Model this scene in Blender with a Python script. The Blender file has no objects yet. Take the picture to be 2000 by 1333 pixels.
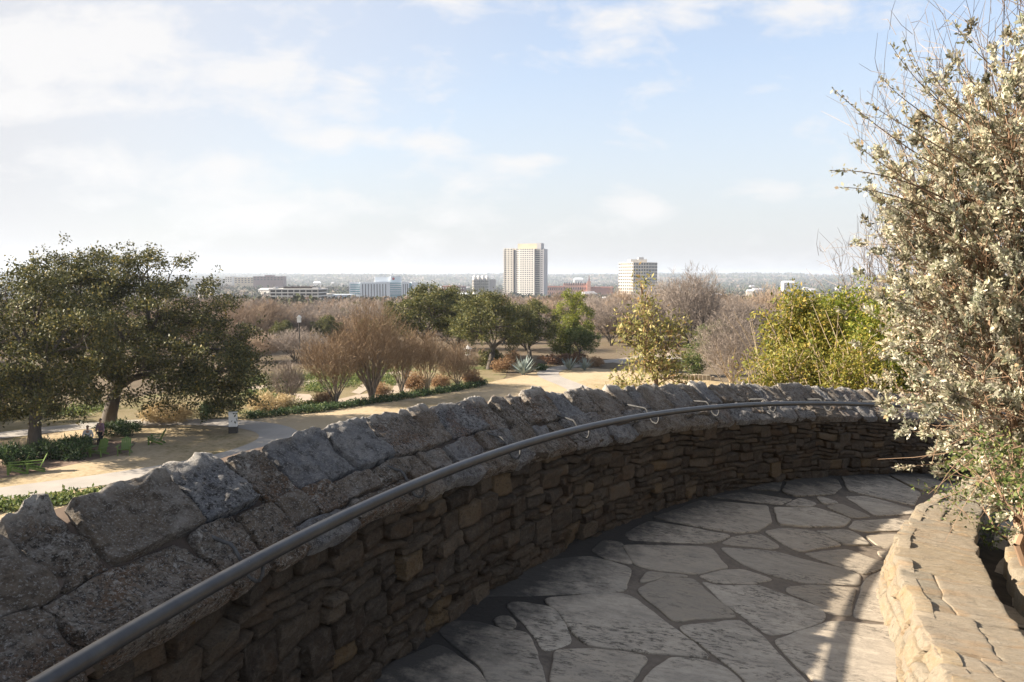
import bpy, math, random, mathutils
import numpy as np
from mathutils import Vector
PI = math.pi
scn = bpy.context.scene
col = scn.collection
RNG = np.random.default_rng(7)

# ------------------------------------------------------------------ camera model
F_PX, YH, CAM_H = 1556.0, 546.0, 2.0
PITCH = math.atan((666.5 - YH) / F_PX)
SX, SY = -0.158, 0.038                 # the terrace is a ramp: it falls gently to the far right
C0 = np.array([11.19, -1.29])          # centre of the curved parapet
R_BASE = 12.71

def ray(px, py):
    x = (px - 1000) / F_PX; y = (666.5 - py) / F_PX
    return np.array([x, math.cos(PITCH) + y * math.sin(PITCH), -math.sin(PITCH) + y * math.cos(PITCH)])
def floor_pt(px, py, dz=0.0):
    d = ray(px, py); t = (dz - CAM_H) / (d[2] - SX * d[0] - SY * d[1])
    return np.array([0, 0, CAM_H]) + t * d
def G(px, py, z=-8.0):
    d = ray(px, py); t = (z - CAM_H) / d[2]
    return np.array([0, 0, CAM_H]) + t * d
def AT(px, py, dist):
    d = ray(px, py); return np.array([0, 0, CAM_H]) + d * (dist / d[1])
def plane(x, y): return SX * x + SY * y

# ------------------------------------------------------------------ numpy noise
def _hash(i, j, k, s):
    n = (i.astype(np.int64) * 374761393 + j.astype(np.int64) * 668265263 + k.astype(np.int64) * 2147483647 + s * 1274126177) & 0xffffffff
    n = ((n ^ (n >> 13)) * 1274126177) & 0xffffffff
    n = ((n ^ (n >> 15)) * 2246822519) & 0xffffffff
    return ((n ^ (n >> 16)) & 0xffffff) / float(0xffffff)
def vnoise(P, s=0):
    P = np.asarray(P, float); f = np.floor(P); u = P - f; u = u * u * (3 - 2 * u)
    i, j, k = f[:, 0], f[:, 1], f[:, 2]
    r = 0
    for a in (0, 1):
        for b in (0, 1):
            for c in (0, 1):
                w = (u[:, 0] if a else 1 - u[:, 0]) * (u[:, 1] if b else 1 - u[:, 1]) * (u[:, 2] if c else 1 - u[:, 2])
                r = r + w * _hash(i + a, j + b, k + c, s)
    return r * 2 - 1
def fbm(P, octs=3, s=0):
    P = np.asarray(P, float); r = 0; a = 1.0
    for o in range(octs):
        r = r + a * vnoise(P * (2.03 ** o), s + o); a *= .5
    return r

# ------------------------------------------------------------------ mesh helpers
def mk(name, V, Fq=None, Ft=None, mat=None, parent=None, smooth=False, mats=None, midx=None, colors=None):
    V = np.asarray(V, np.float32).reshape(-1, 3)
    Fq = np.zeros((0, 4), np.int32) if Fq is None or len(Fq) == 0 else np.asarray(Fq, np.int32)
    Ft = np.zeros((0, 3), np.int32) if Ft is None or len(Ft) == 0 else np.asarray(Ft, np.int32)
    me = bpy.data.meshes.new(name)
    me.vertices.add(len(V)); me.vertices.foreach_set('co', V.ravel())
    nl = len(Fq) * 4 + len(Ft) * 3
    me.loops.add(nl); me.loops.foreach_set('vertex_index', np.concatenate([Fq.ravel(), Ft.ravel()]).astype(np.int32))
    npoly = len(Fq) + len(Ft); me.polygons.add(npoly)
    ls = np.concatenate([np.arange(len(Fq)) * 4, len(Fq) * 4 + np.arange(len(Ft)) * 3]).astype(np.int32)
    me.polygons.foreach_set('loop_start', ls)
    me.polygons.foreach_set('loop_total', np.concatenate([np.full(len(Fq), 4), np.full(len(Ft), 3)]).astype(np.int32))
    me.polygons.foreach_set('use_smooth', np.full(npoly, bool(smooth)))
    for m in (mats or ([mat] if mat else [])): me.materials.append(m)
    if midx is not None: me.polygons.foreach_set('material_index', np.asarray(midx, np.int32))
    if colors is not None:
        at = me.color_attributes.new('tint', 'FLOAT_COLOR', 'POINT')
        at.data.foreach_set('color', np.c_[colors, np.ones(len(colors))].astype(np.float32).ravel())
    me.update(calc_edges=True); me.validate()
    o = bpy.data.objects.new(name, me); col.objects.link(o)
    if parent is not None: o.parent = parent
    return o
class MB:
    def __init__(s): s.v = []; s.q = []; s.t = []; s.n = 0
    def add(s, V, q=None, t=None):
        V = np.asarray(V, float).reshape(-1, 3)
        if q is not None and len(q): s.q.append(np.asarray(q) + s.n)
        if t is not None and len(t): s.t.append(np.asarray(t) + s.n)
        s.v.append(V); s.n += len(V); return s
    def box(s, x0, x1, y0, y1, z0, z1):
        V = [(x, y, z) for z in (z0, z1) for y in (y0, y1) for x in (x0, x1)]
        return s.add(V, [(0, 2, 3, 1), (4, 5, 7, 6), (0, 1, 5, 4), (2, 6, 7, 3), (0, 4, 6, 2), (1, 3, 7, 5)])
    def prism(s, pts, z0, z1):
        n = len(pts); V = [(x, y, z0) for x, y in pts] + [(x, y, z1) for x, y in pts]
        q = [(i, (i + 1) % n, n + (i + 1) % n, n + i) for i in range(n)]
        t = [(n, n + i, n + i + 1) for i in range(1, n - 1)]
        return s.add(V, q, t)
    def tube(s, P, r, n=8, cap=True):
        P = np.asarray(P, float); m = len(P); r = np.broadcast_to(np.asarray(r, float), (m,))
        T = np.gradient(P, axis=0); T /= np.linalg.norm(T, axis=1)[:, None] + 1e-12
        up = np.array([0, 0, 1.]) if abs(T[0][2]) < .9 else np.array([1., 0, 0])
        A = np.cross(T, up); A /= np.linalg.norm(A, axis=1)[:, None] + 1e-12
        for i in range(1, m):
            if np.dot(A[i], A[i - 1]) < 0: A[i] = -A[i]
        B = np.cross(T, A)
        an = np.arange(n) * 2 * PI / n
        V = P[:, None] + r[:, None, None] * (np.cos(an)[None, :, None] * A[:, None] + np.sin(an)[None, :, None] * B[:, None])
        i = np.arange(m - 1)[:, None] * n; j = np.arange(n)[None]
        q = np.stack([i + j, i + (j + 1) % n, i + n + (j + 1) % n, i + n + j], -1).reshape(-1, 4)
        t = []
        if cap:
            t = [(0, k + 1, k) for k in range(1, n - 1)] + [((m - 1) * n, (m - 1) * n + k, (m - 1) * n + k + 1) for k in range(1, n - 1)]
        return s.add(V, q, t)
    def lathe(s, prof, n=12, c=(0, 0)):
        prof = np.asarray(prof, float); m = len(prof); an = np.arange(n) * 2 * PI / n
        V = np.stack([c[0] + prof[:, 0:1] * np.cos(an), c[1] + prof[:, 0:1] * np.sin(an), np.repeat(prof[:, 1:2], n, 1)], -1)
        i = np.arange(m - 1)[:, None] * n; j = np.arange(n)[None]
        q = np.stack([i + j, i + (j + 1) % n, i + n + (j + 1) % n, i + n + j], -1).reshape(-1, 4)
        return s.add(V, q)
    def segs(s, p0, p1, r0, r1, n=3):
        p0 = np.asarray(p0, float); p1 = np.asarray(p1, float); m = len(p0)
        if m == 0: return s
        T = p1 - p0; T /= np.linalg.norm(T, axis=1)[:, None] + 1e-9
        up = np.where(np.abs(T[:, 2:3]) < .9, [[0, 0, 1.]], [[1., 0, 0]])
        A = np.cross(T, up); A /= np.linalg.norm(A, axis=1)[:, None] + 1e-9; B = np.cross(T, A)
        an = np.arange(n) * 2 * PI / n
        D = np.cos(an)[None, :, None] * A[:, None] + np.sin(an)[None, :, None] * B[:, None]
        V = np.concatenate([p0[:, None] + np.asarray(r0)[:, None, None] * D, p1[:, None] + np.asarray(r1)[:, None, None] * D], 1)
        b = np.arange(m)[:, None, None] * 2 * n; j = np.arange(n)[None, :, None]
        q = np.concatenate([b + j, b + (j + 1) % n, b + n + (j + 1) % n, b + n + j], 2).reshape(-1, 4)
        return s.add(V, q)
    def build(s, name, mat, parent=None, smooth=False):
        q = np.concatenate(s.q) if s.q else None; t = np.concatenate(s.t) if s.t else None
        return mk(name, np.concatenate(s.v), q, t, mat, parent, smooth)

def tag(o, label=None, cat=None, group=None, kind=None):
    if label: o['label'] = label
    if cat: o['category'] = cat
    if group: o['group'] = group
    if kind: o['kind'] = kind
    return o
def thing(name, label, cat, loc=(0, 0, 0), rz=0.0, group=None):
    o = bpy.data.objects.new(name, None); col.objects.link(o)
    o.location = [float(a) for a in loc]; o.rotation_euler = (0, 0, rz); o.empty_display_size = .3
    return tag(o, label, cat, group)
def copy_thing(o, label, loc, rz=0.0, scale=1.0, group=None):
    r = o.copy(); col.objects.link(r); r.location = [float(a) for a in loc]; r.rotation_euler = (0, 0, rz)
    r.scale = (scale,) * 3 if np.isscalar(scale) else scale
    r['label'] = label
    if group: r['group'] = group
    for ch in list(o.children):
        c = ch.copy(); col.objects.link(c); c.parent = r
        for g in list(ch.children):
            d = g.copy(); col.objects.link(d); d.parent = c
    return r

# ------------------------------------------------------------------ materials
class NT:
    def __init__(s, name):
        s.m = bpy.data.materials.new(name); s.m.use_nodes = True; s.t = s.m.node_tree; s.N = s.t.nodes; s.L = s.t.links
        s.b = s.N['Principled BSDF']; s.out = s.N['Material Output']
    def n(s, typ, **k):
        x = s.N.new(typ)
        for a, v in k.items():
            if a.startswith('i_'): x.inputs[int(a[2:])].default_value = v
            else: setattr(x, a, v)
        return x
    def l(s, a, b): s.L.new(a, b)
    def coord(s, scale=(1, 1, 1), rot=(0, 0, 0)):
        tc = s.n('ShaderNodeTexCoord'); mp = s.n('ShaderNodeMapping'); mp.inputs['Scale'].default_value = scale; mp.inputs['Rotation'].default_value = rot
        s.l(tc.outputs['Object'], mp.inputs['Vector']); return mp.outputs[0]
    def noise(s, vec, scale, detail=4, rough=.6, dist=0.0):
        x = s.n('ShaderNodeTexNoise'); x.inputs['Scale'].default_value = scale; x.inputs['Detail'].default_value = detail
        x.inputs['Roughness'].default_value = rough; x.inputs['Distortion'].default_value = dist
        if vec is not None: s.l(vec, x.inputs['Vector'])
        return x.outputs['Fac']
    def ramp(s, fac, stops, interp='LINEAR'):
        x = s.n('ShaderNodeValToRGB'); cr = x.color_ramp; cr.interpolation = interp
        while len(cr.elements) < len(stops): cr.elements.new(.5)
        for e, (p, c) in zip(cr.elements, stops):
            e.position = p; e.color = (c, c, c, 1) if np.isscalar(c) else (*c, 1)
        s.l(fac, x.inputs['Fac']); return x.outputs['Color']
    def mix(s, a, b, fac, mode='MIX'):
        x = s.n('ShaderNodeMix', data_type='RGBA', blend_type=mode)
        for sock, v in ((x.inputs[0], fac), (x.inputs[6], a), (x.inputs[7], b)):
            if isinstance(v, bpy.types.NodeSocket): s.l(v, sock)
            elif np.isscalar(v): sock.default_value = v if sock == x.inputs[0] else (v, v, v, 1)
            else: sock.default_value = (*v, 1)
        return x.outputs[2]
    def math(s, op, a, b=0.0):
        x = s.n('ShaderNodeMath', operation=op)
        for sock, v in ((x.inputs[0], a), (x.inputs[1], b)):
            if isinstance(v, bpy.types.NodeSocket): s.l(v, sock)
            else: sock.default_value = v
        return x.outputs[0]
    def island(s): return s.n('ShaderNodeNewGeometry').outputs['Random Per Island']
    def bump(s, h, strength=.5, dist=.02):
        x = s.n('ShaderNodeBump'); x.inputs['Strength'].default_value = strength; x.inputs['Distance'].default_value = dist
        s.l(h, x.inputs['Height']); s.l(x.outputs[0], s.b.inputs['Normal']); return x
    def fin(s, color, rough=.9, metallic=0.0, spec=.3):
        if isinstance(color, bpy.types.NodeSocket): s.l(color, s.b.inputs['Base Color'])
        else: s.b.inputs['Base Color'].default_value = (*color, 1)
        if isinstance(rough, bpy.types.NodeSocket): s.l(rough, s.b.inputs['Roughness'])
        else: s.b.inputs['Roughness'].default_value = rough
        s.b.inputs['Metallic'].default_value = metallic; s.b.inputs['Specular IOR Level'].default_value = spec
        return s.m
M = {}
def plain(name, c, rough=.7, metallic=0.0, spec=.4, var=.12, scale=3.0):
    t = NT(name); v = t.coord(); n = t.noise(v, scale, 4)
    lo = tuple(max(0, x * (1 - var)) for x in c); hi = tuple(min(1, x * (1 + var)) for x in c)
    return t.fin(t.ramp(n, [(.3, lo), (.7, hi)]), rough, metallic, spec)
def leafmat(name, stops, transl=.35, rough=.55, spec=.3, tint=False):
    t = NT(name); c = t.ramp(t.island(), stops)
    if tint:
        at = t.n('ShaderNodeVertexColor'); at.layer_name = 'tint'; c = t.mix(c, at.outputs['Color'], 1.0, 'MULTIPLY')
    t.fin(c, rough, 0, spec)
    tr = t.n('ShaderNodeBsdfTranslucent'); t.l(c, tr.inputs['Color'])
    mx = t.n('ShaderNodeMixShader'); mx.inputs[0].default_value = transl
    t.l(t.b.outputs[0], mx.inputs[1]); t.l(tr.outputs[0], mx.inputs[2]); t.l(mx.outputs[0], t.out.inputs['Surface'])
    return t.m
def barkmat(name, a, b, scale=3):
    t = NT(name); v = t.coord((1, 1, .25)); n = t.noise(v, scale, 5, .7)
    t.bump(n, .6, .03); return t.fin(t.ramp(n, [(.3, a), (.7, b)]), .9)
def twigmat(name, a, b):
    t = NT(name); return t.fin(t.ramp(t.island(), [(0, a), (1, b)]), .85, 0, .2)

def stone_mat(name, palette, dark=(.02, .017, .014), speck=.5, lich=.35, scale=9.0, bump=.5, aniso=(1, 1, 1.6), lichc=(.42, .41, .37), rust=(.2, .09, .03), rustamt=.25, pale=(.5, .48, .44)):
    t = NT(name); v = t.coord(aniso)
    base = t.ramp(t.island(), palette)
    n1 = t.noise(v, scale, 8, .72); n2 = t.noise(v, scale * 5, 5, .75); n3 = t.noise(v, scale * .35, 4, .6, .5)
    c = t.mix(base, t.mix(base, pale, .45), t.ramp(n1, [(.45, 0.0), (.75, 1.0)]))
    c = t.mix(c, dark, t.math('MULTIPLY', t.ramp(n2, [(.5, 0.0), (.68, 1.0)]), speck))
    c = t.mix(c, lichc, t.math('MULTIPLY', t.ramp(t.noise(v, scale * 1.7, 9, .8, .6), [(.53, 0.0), (.6, 1.0)]), lich))
    c = t.mix(c, rust, t.math('MULTIPLY', t.ramp(n3, [(.52, 0.0), (.68, 1.0)]), rustamt))
    c = t.mix(c, dark, t.math('MULTIPLY', t.ramp(t.noise(v, scale * .8, 8, .75), [(.3, 1.0), (.46, 0.0)]), .6))
    h = t.math('ADD', t.math('MULTIPLY', n1, 1.0), t.math('MULTIPLY', n2, .45))
    t.bump(h, bump, .03)
    return t.fin(c, .92, 0, .25)
M['rubble'] = stone_mat('rubble', [(0, (.034, .024, .016)), (.22, (.052, .036, .023)), (.45, (.06, .045, .031)), (.62, (.085, .061, .04)), (.8, (.048, .038, .029)), (.9, (.11, .082, .055)), (.98, (.12, .08, .04)), (1, (.065, .049, .035))], dark=(.012, .009, .007), speck=.6, lich=.2, scale=14, bump=1.0, rustamt=.3, pale=(.15, .125, .098), lichc=(.21, .18, .145), rust=(.1, .05, .018))
def coping_mat():
    t = NT('coping'); v = t.coord((1, 1, 1.5)); isl = t.island()
    base = t.ramp(isl, [(0, (.2, .19, .178)), (.14, (.165, .13, .095)), (.3, (.175, .175, .18)), (.45, (.18, .142, .105)), (.6, (.15, .116, .083)), (.72, (.215, .208, .205)), (.86, (.19, .15, .112)), (1, (.135, .108, .083))], 'CONSTANT')
    rough = t.ramp(t.math('FRACT', t.math('MULTIPLY', isl, 7.31)), [(.25, .25), (.6, 1.0)])
    a = t.noise(v, 5, 8, .7, .4); b = t.noise(v, 17, 8, .78, .3); c3 = t.noise(v, 48, 6, .8); d4 = t.noise(v, 110, 3, .7); e5 = t.noise(v, 2.4, 5, .65, .8)
    c = t.mix(base, t.mix(base, (.34, .32, .29), .7), t.ramp(a, [(.46, 0.0), (.66, 1.0)]))
    c = t.mix(c, t.mix(base, (.03, .024, .018), .75), t.math('MULTIPLY', t.ramp(b, [(.40, 1.0), (.52, 0.0)]), .85))
    c = t.mix(c, (.13, .062, .024), t.math('MULTIPLY', t.math('MULTIPLY', t.ramp(e5, [(.5, 0.0), (.62, 1.0)]), t.ramp(c3, [(.4, 0.0), (.6, 1.0)])), t.math('MULTIPLY', rough, .85)))
    c = t.mix(c, (.025, .02, .016), t.math('MULTIPLY', t.ramp(c3, [(.42, 1.0), (.5, 0.0)]), t.math('MULTIPLY', rough, .9)))
    c = t.mix(c, (.46, .43, .38), t.math('MULTIPLY', t.math('MULTIPLY', t.ramp(t.noise(v, 30, 7, .8, .5), [(.54, 0.0), (.6, 1.0)]), t.ramp(t.noise(v, 3.3, 4, .6), [(.42, 0.0), (.58, 1.0)])), t.math('MULTIPLY', rough, .75)))
    c = t.mix(c, (.4, .38, .35), t.math('MULTIPLY', t.ramp(d4, [(.56, 0.0), (.62, 1.0)]), .65))
    h = t.math('ADD', t.math('ADD', b, t.math('MULTIPLY', c3, .6)), t.math('MULTIPLY', d4, .2)); t.bump(h, 1.0, .035)
    at = t.n('ShaderNodeVertexColor'); at.layer_name = 'tint'
    c = t.mix(c, (.52, .48, .42), t.math('MULTIPLY', t.math('MULTIPLY', at.outputs['Color'], 1.0), t.ramp(t.noise(v, 14, 7, .78), [(.4, 0.0), (.52, .9)])))
    return t.fin(c, .9, 0, .28)
M['coping'] = coping_mat()
M['lowstone'] = stone_mat('lowstone', [(0, (.25, .212, .155)), (.3, (.31, .255, .185)), (.6, (.225, .2, .155)), (.85, (.3, .235, .15)), (1, (.28, .235, .175))], dark=(.07, .055, .04), speck=.4, lich=.3, scale=6, bump=.9, aniso=(1, 4.2, 4), lichc=(.42, .38, .31), rust=(.36, .19, .06), rustamt=.3, pale=(.35, .305, .24))
M['mortar_dark'] = plain('mortar_dark', (.014, .011, .009), .95, var=.3, scale=15)
M['mortar'] = plain('mortar', (.075, .055, .042), .95, var=.3, scale=18)
def flag_mat():
    t = NT('flagstone'); v = t.coord(); va = t.coord((1.0, 2.4, 1.0), (0, 0, .25)); vb = t.coord((1, 1.8, 1), (0, 0, -.4))
    base = t.ramp(t.island(), [(0, (.28, .235, .178)), (.3, (.40, .34, .265)), (.5, (.45, .39, .31)), (.75, (.33, .285, .225)), (1, (.45, .375, .285))])
    n1 = t.noise(va, 3.2, 8, .72, .4); n2 = t.noise(va, 16, 6, .78, .3); n3 = t.noise(vb, 1.1, 6, .65, .6)
    c = t.mix(base, (.24, .21, .17), t.math('MULTIPLY', t.ramp(n1, [(.42, 0.0), (.62, 1.0)]), .7))
    st = t.math('MULTIPLY', t.ramp(n2, [(.5, 0.0), (.59, 1.0)]), t.ramp(n3, [(.42, .1), (.58, .9)]))
    c = t.mix(c, (.045, .038, .03), t.math('MULTIPLY', st, .9))
    c = t.mix(c, (.17, .15, .12), t.math('MULTIPLY', t.ramp(t.noise(va, 45, 4, .8), [(.52, 0.0), (.7, 1.0)]), .5))
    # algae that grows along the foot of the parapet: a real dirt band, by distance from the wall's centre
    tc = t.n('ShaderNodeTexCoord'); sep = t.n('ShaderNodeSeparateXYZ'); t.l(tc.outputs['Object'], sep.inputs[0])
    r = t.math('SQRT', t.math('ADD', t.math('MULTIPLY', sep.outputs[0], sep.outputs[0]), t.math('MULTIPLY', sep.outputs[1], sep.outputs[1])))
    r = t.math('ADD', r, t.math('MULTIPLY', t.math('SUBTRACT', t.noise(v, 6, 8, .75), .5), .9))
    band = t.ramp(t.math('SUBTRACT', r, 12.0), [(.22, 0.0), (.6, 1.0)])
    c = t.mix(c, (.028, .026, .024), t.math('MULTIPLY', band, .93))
    t.bump(t.math('ADD', n1, t.math('MULTIPLY', n2, .5)), .55, .02)
    return t.fin(c, .88, 0, .3)
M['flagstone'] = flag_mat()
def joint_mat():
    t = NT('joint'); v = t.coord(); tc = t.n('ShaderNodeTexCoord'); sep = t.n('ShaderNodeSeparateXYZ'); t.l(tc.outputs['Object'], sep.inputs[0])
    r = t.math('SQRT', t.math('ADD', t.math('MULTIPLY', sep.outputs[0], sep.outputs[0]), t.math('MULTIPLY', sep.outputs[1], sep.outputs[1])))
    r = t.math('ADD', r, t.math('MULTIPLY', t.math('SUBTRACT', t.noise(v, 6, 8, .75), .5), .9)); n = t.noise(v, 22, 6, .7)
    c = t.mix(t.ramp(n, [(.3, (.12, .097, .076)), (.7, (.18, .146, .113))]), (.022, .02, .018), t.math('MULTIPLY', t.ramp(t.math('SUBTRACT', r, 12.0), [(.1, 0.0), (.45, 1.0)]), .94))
    t.bump(n, .6, .02); return t.fin(c, .95)
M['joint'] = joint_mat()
def rail_mat():
    t = NT('rail_paint'); v = t.coord(); n = t.noise(v, 9, 6, .7); s = t.noise(v, 60, 3, .7)
    c = t.mix((.022, .022, .024), (.042, .041, .04), t.ramp(n, [(.4, 0.0), (.65, 1.0)]))
    c = t.mix(c, (.4, .37, .32), t.ramp(s, [(.74, 0.0), (.78, .7)]))
    t.bump(n, .08, .01); return t.fin(c, .36, 0, .55)
M['rail'] = rail_mat()
M['bracket'] = plain('bracket', (.075, .074, .073), .8, 0, .15, .35, 40)
def grass_mat(name, stops, scale=.6):
    t = NT(name); v = t.coord(); a = t.noise(v, scale * .16, 5, .6, .4); b = t.noise(v, scale * 6, 6, .75); 
    c = t.ramp(t.math('ADD', t.math('MULTIPLY', a, .65), t.math('MULTIPLY', b, .35)), stops)
    t.bump(t.noise(v, scale * 30, 3, .7), .5, .05); return t.fin(c, .95, 0, .1)
M['lawn'] = grass_mat('lawn', [(.38, (.16, .132, .062)), (.45, (.28, .22, .13)), (.53, (.38, .30, .2)), (.6, (.33, .258, .16)), (.66, (.40, .32, .22))])
M['ground'] = grass_mat('ground', [(.35, (.06, .05, .03)), (.46, (.11, .085, .06)), (.55, (.14, .11, .075)), (.66, (.07, .07, .035))], .5)
M['garden'] = grass_mat('garden', [(.38, (.07, .085, .03)), (.47, (.15, .125, .065)), (.54, (.2, .16, .1)), (.62, (.09, .11, .035))], 1.2)
M['path'] = plain('path', (.28, .255, .225), .9, var=.1, scale=.8)
M['gravel'] = plain('gravel', (.3, .245, .19), .95, var=.14, scale=2)
M['mulch'] = plain('mulch', (.17, .115, .082), .97, var=.3, scale=2.5)
M['soil'] = plain('soil', (.05, .04, .03), .97, var=.4, scale=9)
M['bark_oak'] = barkmat('bark_oak', (.05, .042, .035), (.13, .11, .09))
M['bark_crape'] = barkmat('bark_crape', (.13, .10, .075), (.26, .215, .17))
M['twig_crape'] = twigmat('twig_crape', (.165, .11, .064), (.29, .21, .132))
M['twig_grey'] = twigmat('twig_grey', (.17, .14, .117), (.31, .262, .225))
M['twig_rust'] = twigmat('twig_rust', (.2, .143, .098), (.33, .25, .18))
M['twig_bush'] = twigmat('twig_bush', (.13, .08, .05), (.34, .23, .15))
M['twig_tan'] = twigmat('twig_tan', (.3, .23, .15), (.46, .37, .25))
M['leaf_oak'] = leafmat('leaf_oak', [(0, (.036, .041, .015)), (.5, (.075, .08, .027)), (.82, (.14, .135, .043)), (1, (.26, .2, .055))], .25)
M['leaf_oak_olive'] = leafmat('leaf_oak_olive', [(0, (.045, .053, .017)), (.6, (.10, .108, .032)), (1, (.2, .175, .05))], .25)
M['leaf_bright'] = leafmat('leaf_bright', [(0, (.07, .1, .014)), (.5, (.17, .2, .028)), (1, (.34, .32, .06))], .35)
M['leaf_yellow'] = leafmat('leaf_yellow', [(0, (.10, .125, .02)), (.5, (.21, .2, .035)), (.85, (.34, .29, .06)), (1, (.36, .23, .05))], .4)
M['leaf_yellowgreen'] = leafmat('leaf_yellowgreen', [(0, (.08, .12, .016)), (.5, (.17, .2, .028)), (.85, (.3, .29, .045)), (1, (.38, .3, .05))], .4)
M['leaf_olive'] = leafmat('leaf_olive', [(0, (.13, .14, .04)), (.5, (.27, .25, .08)), (.85, (.42, .36, .14)), (1, (.40, .24, .1))], .4)
M['leaf_silver'] = leafmat('leaf_silver', [(0, (.17, .18, .10)), (.3, (.34, .33, .225)), (.7, (.52, .48, .365)), (.92, (.62, .57, .46)), (1, (.42, .28, .15))], .4, .7, .3, True)
M['leaf_green'] = leafmat('leaf_green', [(0, (.05, .08, .02)), (.6, (.11, .145, .04)), (1, (.23, .235, .075))], .35)
M['leaf_dark'] = leafmat('leaf_dark', [(0, (.025, .05, .02)), (.6, (.05, .09, .03)), (1, (.11, .15, .05))], .25)
M['leaf_brown'] = leafmat('leaf_brown', [(0, (.18, .10, .05)), (.6, (.3, .18, .09)), (1, (.42, .28, .15))], .3)
M['leaf_redbrown'] = leafmat('leaf_redbrown', [(0, (.1, .05, .03)), (1, (.2, .11, .06))], .2)
M['leaf_straw'] = leafmat('leaf_straw', [(0, (.36, .27, .13)), (1, (.58, .46, .27))], .3)
M['leaf_agave'] = leafmat('leaf_agave', [(0, (.16, .2, .18)), (1, (.3, .35, .32))], .1)
M['chair_green'] = plain('chair_green', (.10, .16, .03), .45, var=.1)
M['white_paint'] = plain('white_paint', (.72, .71, .68), .6, var=.05)
M['dark_base'] = plain('dark_base', (.04, .035, .03), .6)
M['skin'] = plain('skin', (.42, .25, .17), .6, var=.05)
M['hair'] = plain('hair', (.02, .014, .01), .5)
M['cloth_white'] = plain('cloth_white', (.62, .6, .58), .9, var=.06)
M['cloth_dark'] = plain('cloth_dark', (.02, .02, .024), .9)
M['cloth_plum'] = plain('cloth_plum', (.22, .13, .17), .9, var=.4, scale=14)
M['cloth_rust'] = plain('cloth_rust', (.16, .08, .05), .9)
M['conc_warm'] = plain('conc_warm', (.54, .50, .44), .85, var=.05, scale=.1)
M['conc_white'] = plain('conc_white', (.66, .63, .58), .85, var=.04, scale=.1)
M['conc_grey'] = plain('conc_grey', (.36, .35, .36), .85, var=.06, scale=.1)
M['conc_tan'] = plain('conc_tan', (.52, .43, .31), .85, var=.06, scale=.1)
M['panel_white'] = plain('panel_white', (.62, .66, .7), .6, var=.04, scale=.1)
M['glass_dark'] = plain('glass_dark', (.04, .043, .05), .45, 0, .25, .2, .3)
M['glass_blue'] = plain('glass_blue', (.14, .28, .34), .25, 0, .6, .1, .3)
M['brown_glass'] = plain('brown_glass', (.035, .022, .019), .85, 0, .08, .2, .3)
M['brick'] = plain('brick', (.38, .17, .12), .9, var=.12, scale=.4)
M['brick_pink'] = plain('brick_pink', (.5, .27, .2), .9, var=.1, scale=.4)
M['brick_plum'] = plain('brick_plum', (.2, .13, .13), .9, var=.1, scale=.3)
M['roof_red'] = plain('roof_red', (.36, .14, .1), .9, var=.1, scale=.4)
M['red_sign'] = plain('red_sign', (.3, .03, .05), .6)

# ------------------------------------------------------------------ terrain
TERR = [(0, -8), (110, -8), (180, -10), (320, -15), (1000, -30), (2500, -34), (4000, -24), (5200, 6), (6400, 26), (8600, 34)]
def height(x, y):
    x = np.asarray(x, float); y = np.asarray(y, float)
    rc = np.hypot(x - C0[0], y - C0[1]); r = np.hypot(x, y)
    garden = np.interp(r, [a for a, b in TERR], [b for a, b in TERR])
    P = np.stack([x / 900, y / 900, np.zeros_like(x)], -1).reshape(-1, 3)
    garden = garden + (fbm(P, 4, 3).reshape(x.shape)) * np.interp(r, [800, 3000, 5000, 8000], [0, 5, 15, 20])
    garden = garden + 13 * np.exp(-((x + 560) / 420) ** 2 - ((y - 1500) / 420) ** 2)
    k = np.clip((rc - 13.7) / 22.0, 0, 1); k = k * k * (3 - 2 * k)
    s = 13.5 / np.maximum(rc, 13.5)
    xp = C0[0] + (x - C0[0]) * s; yp = C0[1] + (y - C0[1]) * s
    near = plane(xp, yp) - .35
    return near * (1 - k) + garden * k
def build_terrain():
    rr = np.concatenate([[0.01], np.linspace(.8, 45, 70), np.geomspace(47, 8600, 130)])
    na = 256; an = np.arange(na) * 2 * PI / na
    X = rr[:, None] * np.sin(an)[None]; Y = rr[:, None] * np.cos(an)[None]; Z = height(X, Y)
    V = np.stack([X, Y, Z], -1).reshape(-1, 3)
    i = np.arange(len(rr) - 1)[:, None] * na; j = np.arange(na)[None]
    q = np.stack([i + j, i + na + j, i + na + (j + 1) % na, i + (j + 1) % na], -1).reshape(-1, 4)
    tag(mk('terrain', V, q, None, M['ground'], None, True), kind='structure')
build_terrain()
GZ = -8.0
def sheet(name, pts, z, mat, kind='structure'):
    """flat irregular polygon outline (pixels on the garden plane) -> triangulated sheet"""
    import mathutils
    P = np.array([G(a, b, GZ)[:2] if isinstance(a, (int, float)) else a for a, b in pts])
    Q = []
    for i in range(len(P)):
        a, b = P[i], P[(i + 1) % len(P)]; m = max(1, int(np.hypot(*(b - a)) / 2.0))
        for k in range(min(m, 40)):
            Q.append(a + (b - a) * k / min(m, 40))
    Q = np.array(Q); Q = Q + np.c_[fbm(np.c_[Q * .4, np.zeros(len(Q))], 2, 5), fbm(np.c_[Q * .4, np.ones(len(Q))], 2, 9)] * .35
    tri = mathutils.geometry.tessellate_polygon([[Vector((x, y, 0)) for x, y in Q]])
    tri = [t if ((Q[t[1]][0]-Q[t[0]][0])*(Q[t[2]][1]-Q[t[0]][1])-(Q[t[1]][1]-Q[t[0]][1])*(Q[t[2]][0]-Q[t[0]][0])) > 0 else t[::-1] for t in tri]
    return tag(mk(name, np.c_[Q, np.full(len(Q), z)], None, tri, mat), kind=kind)
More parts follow.
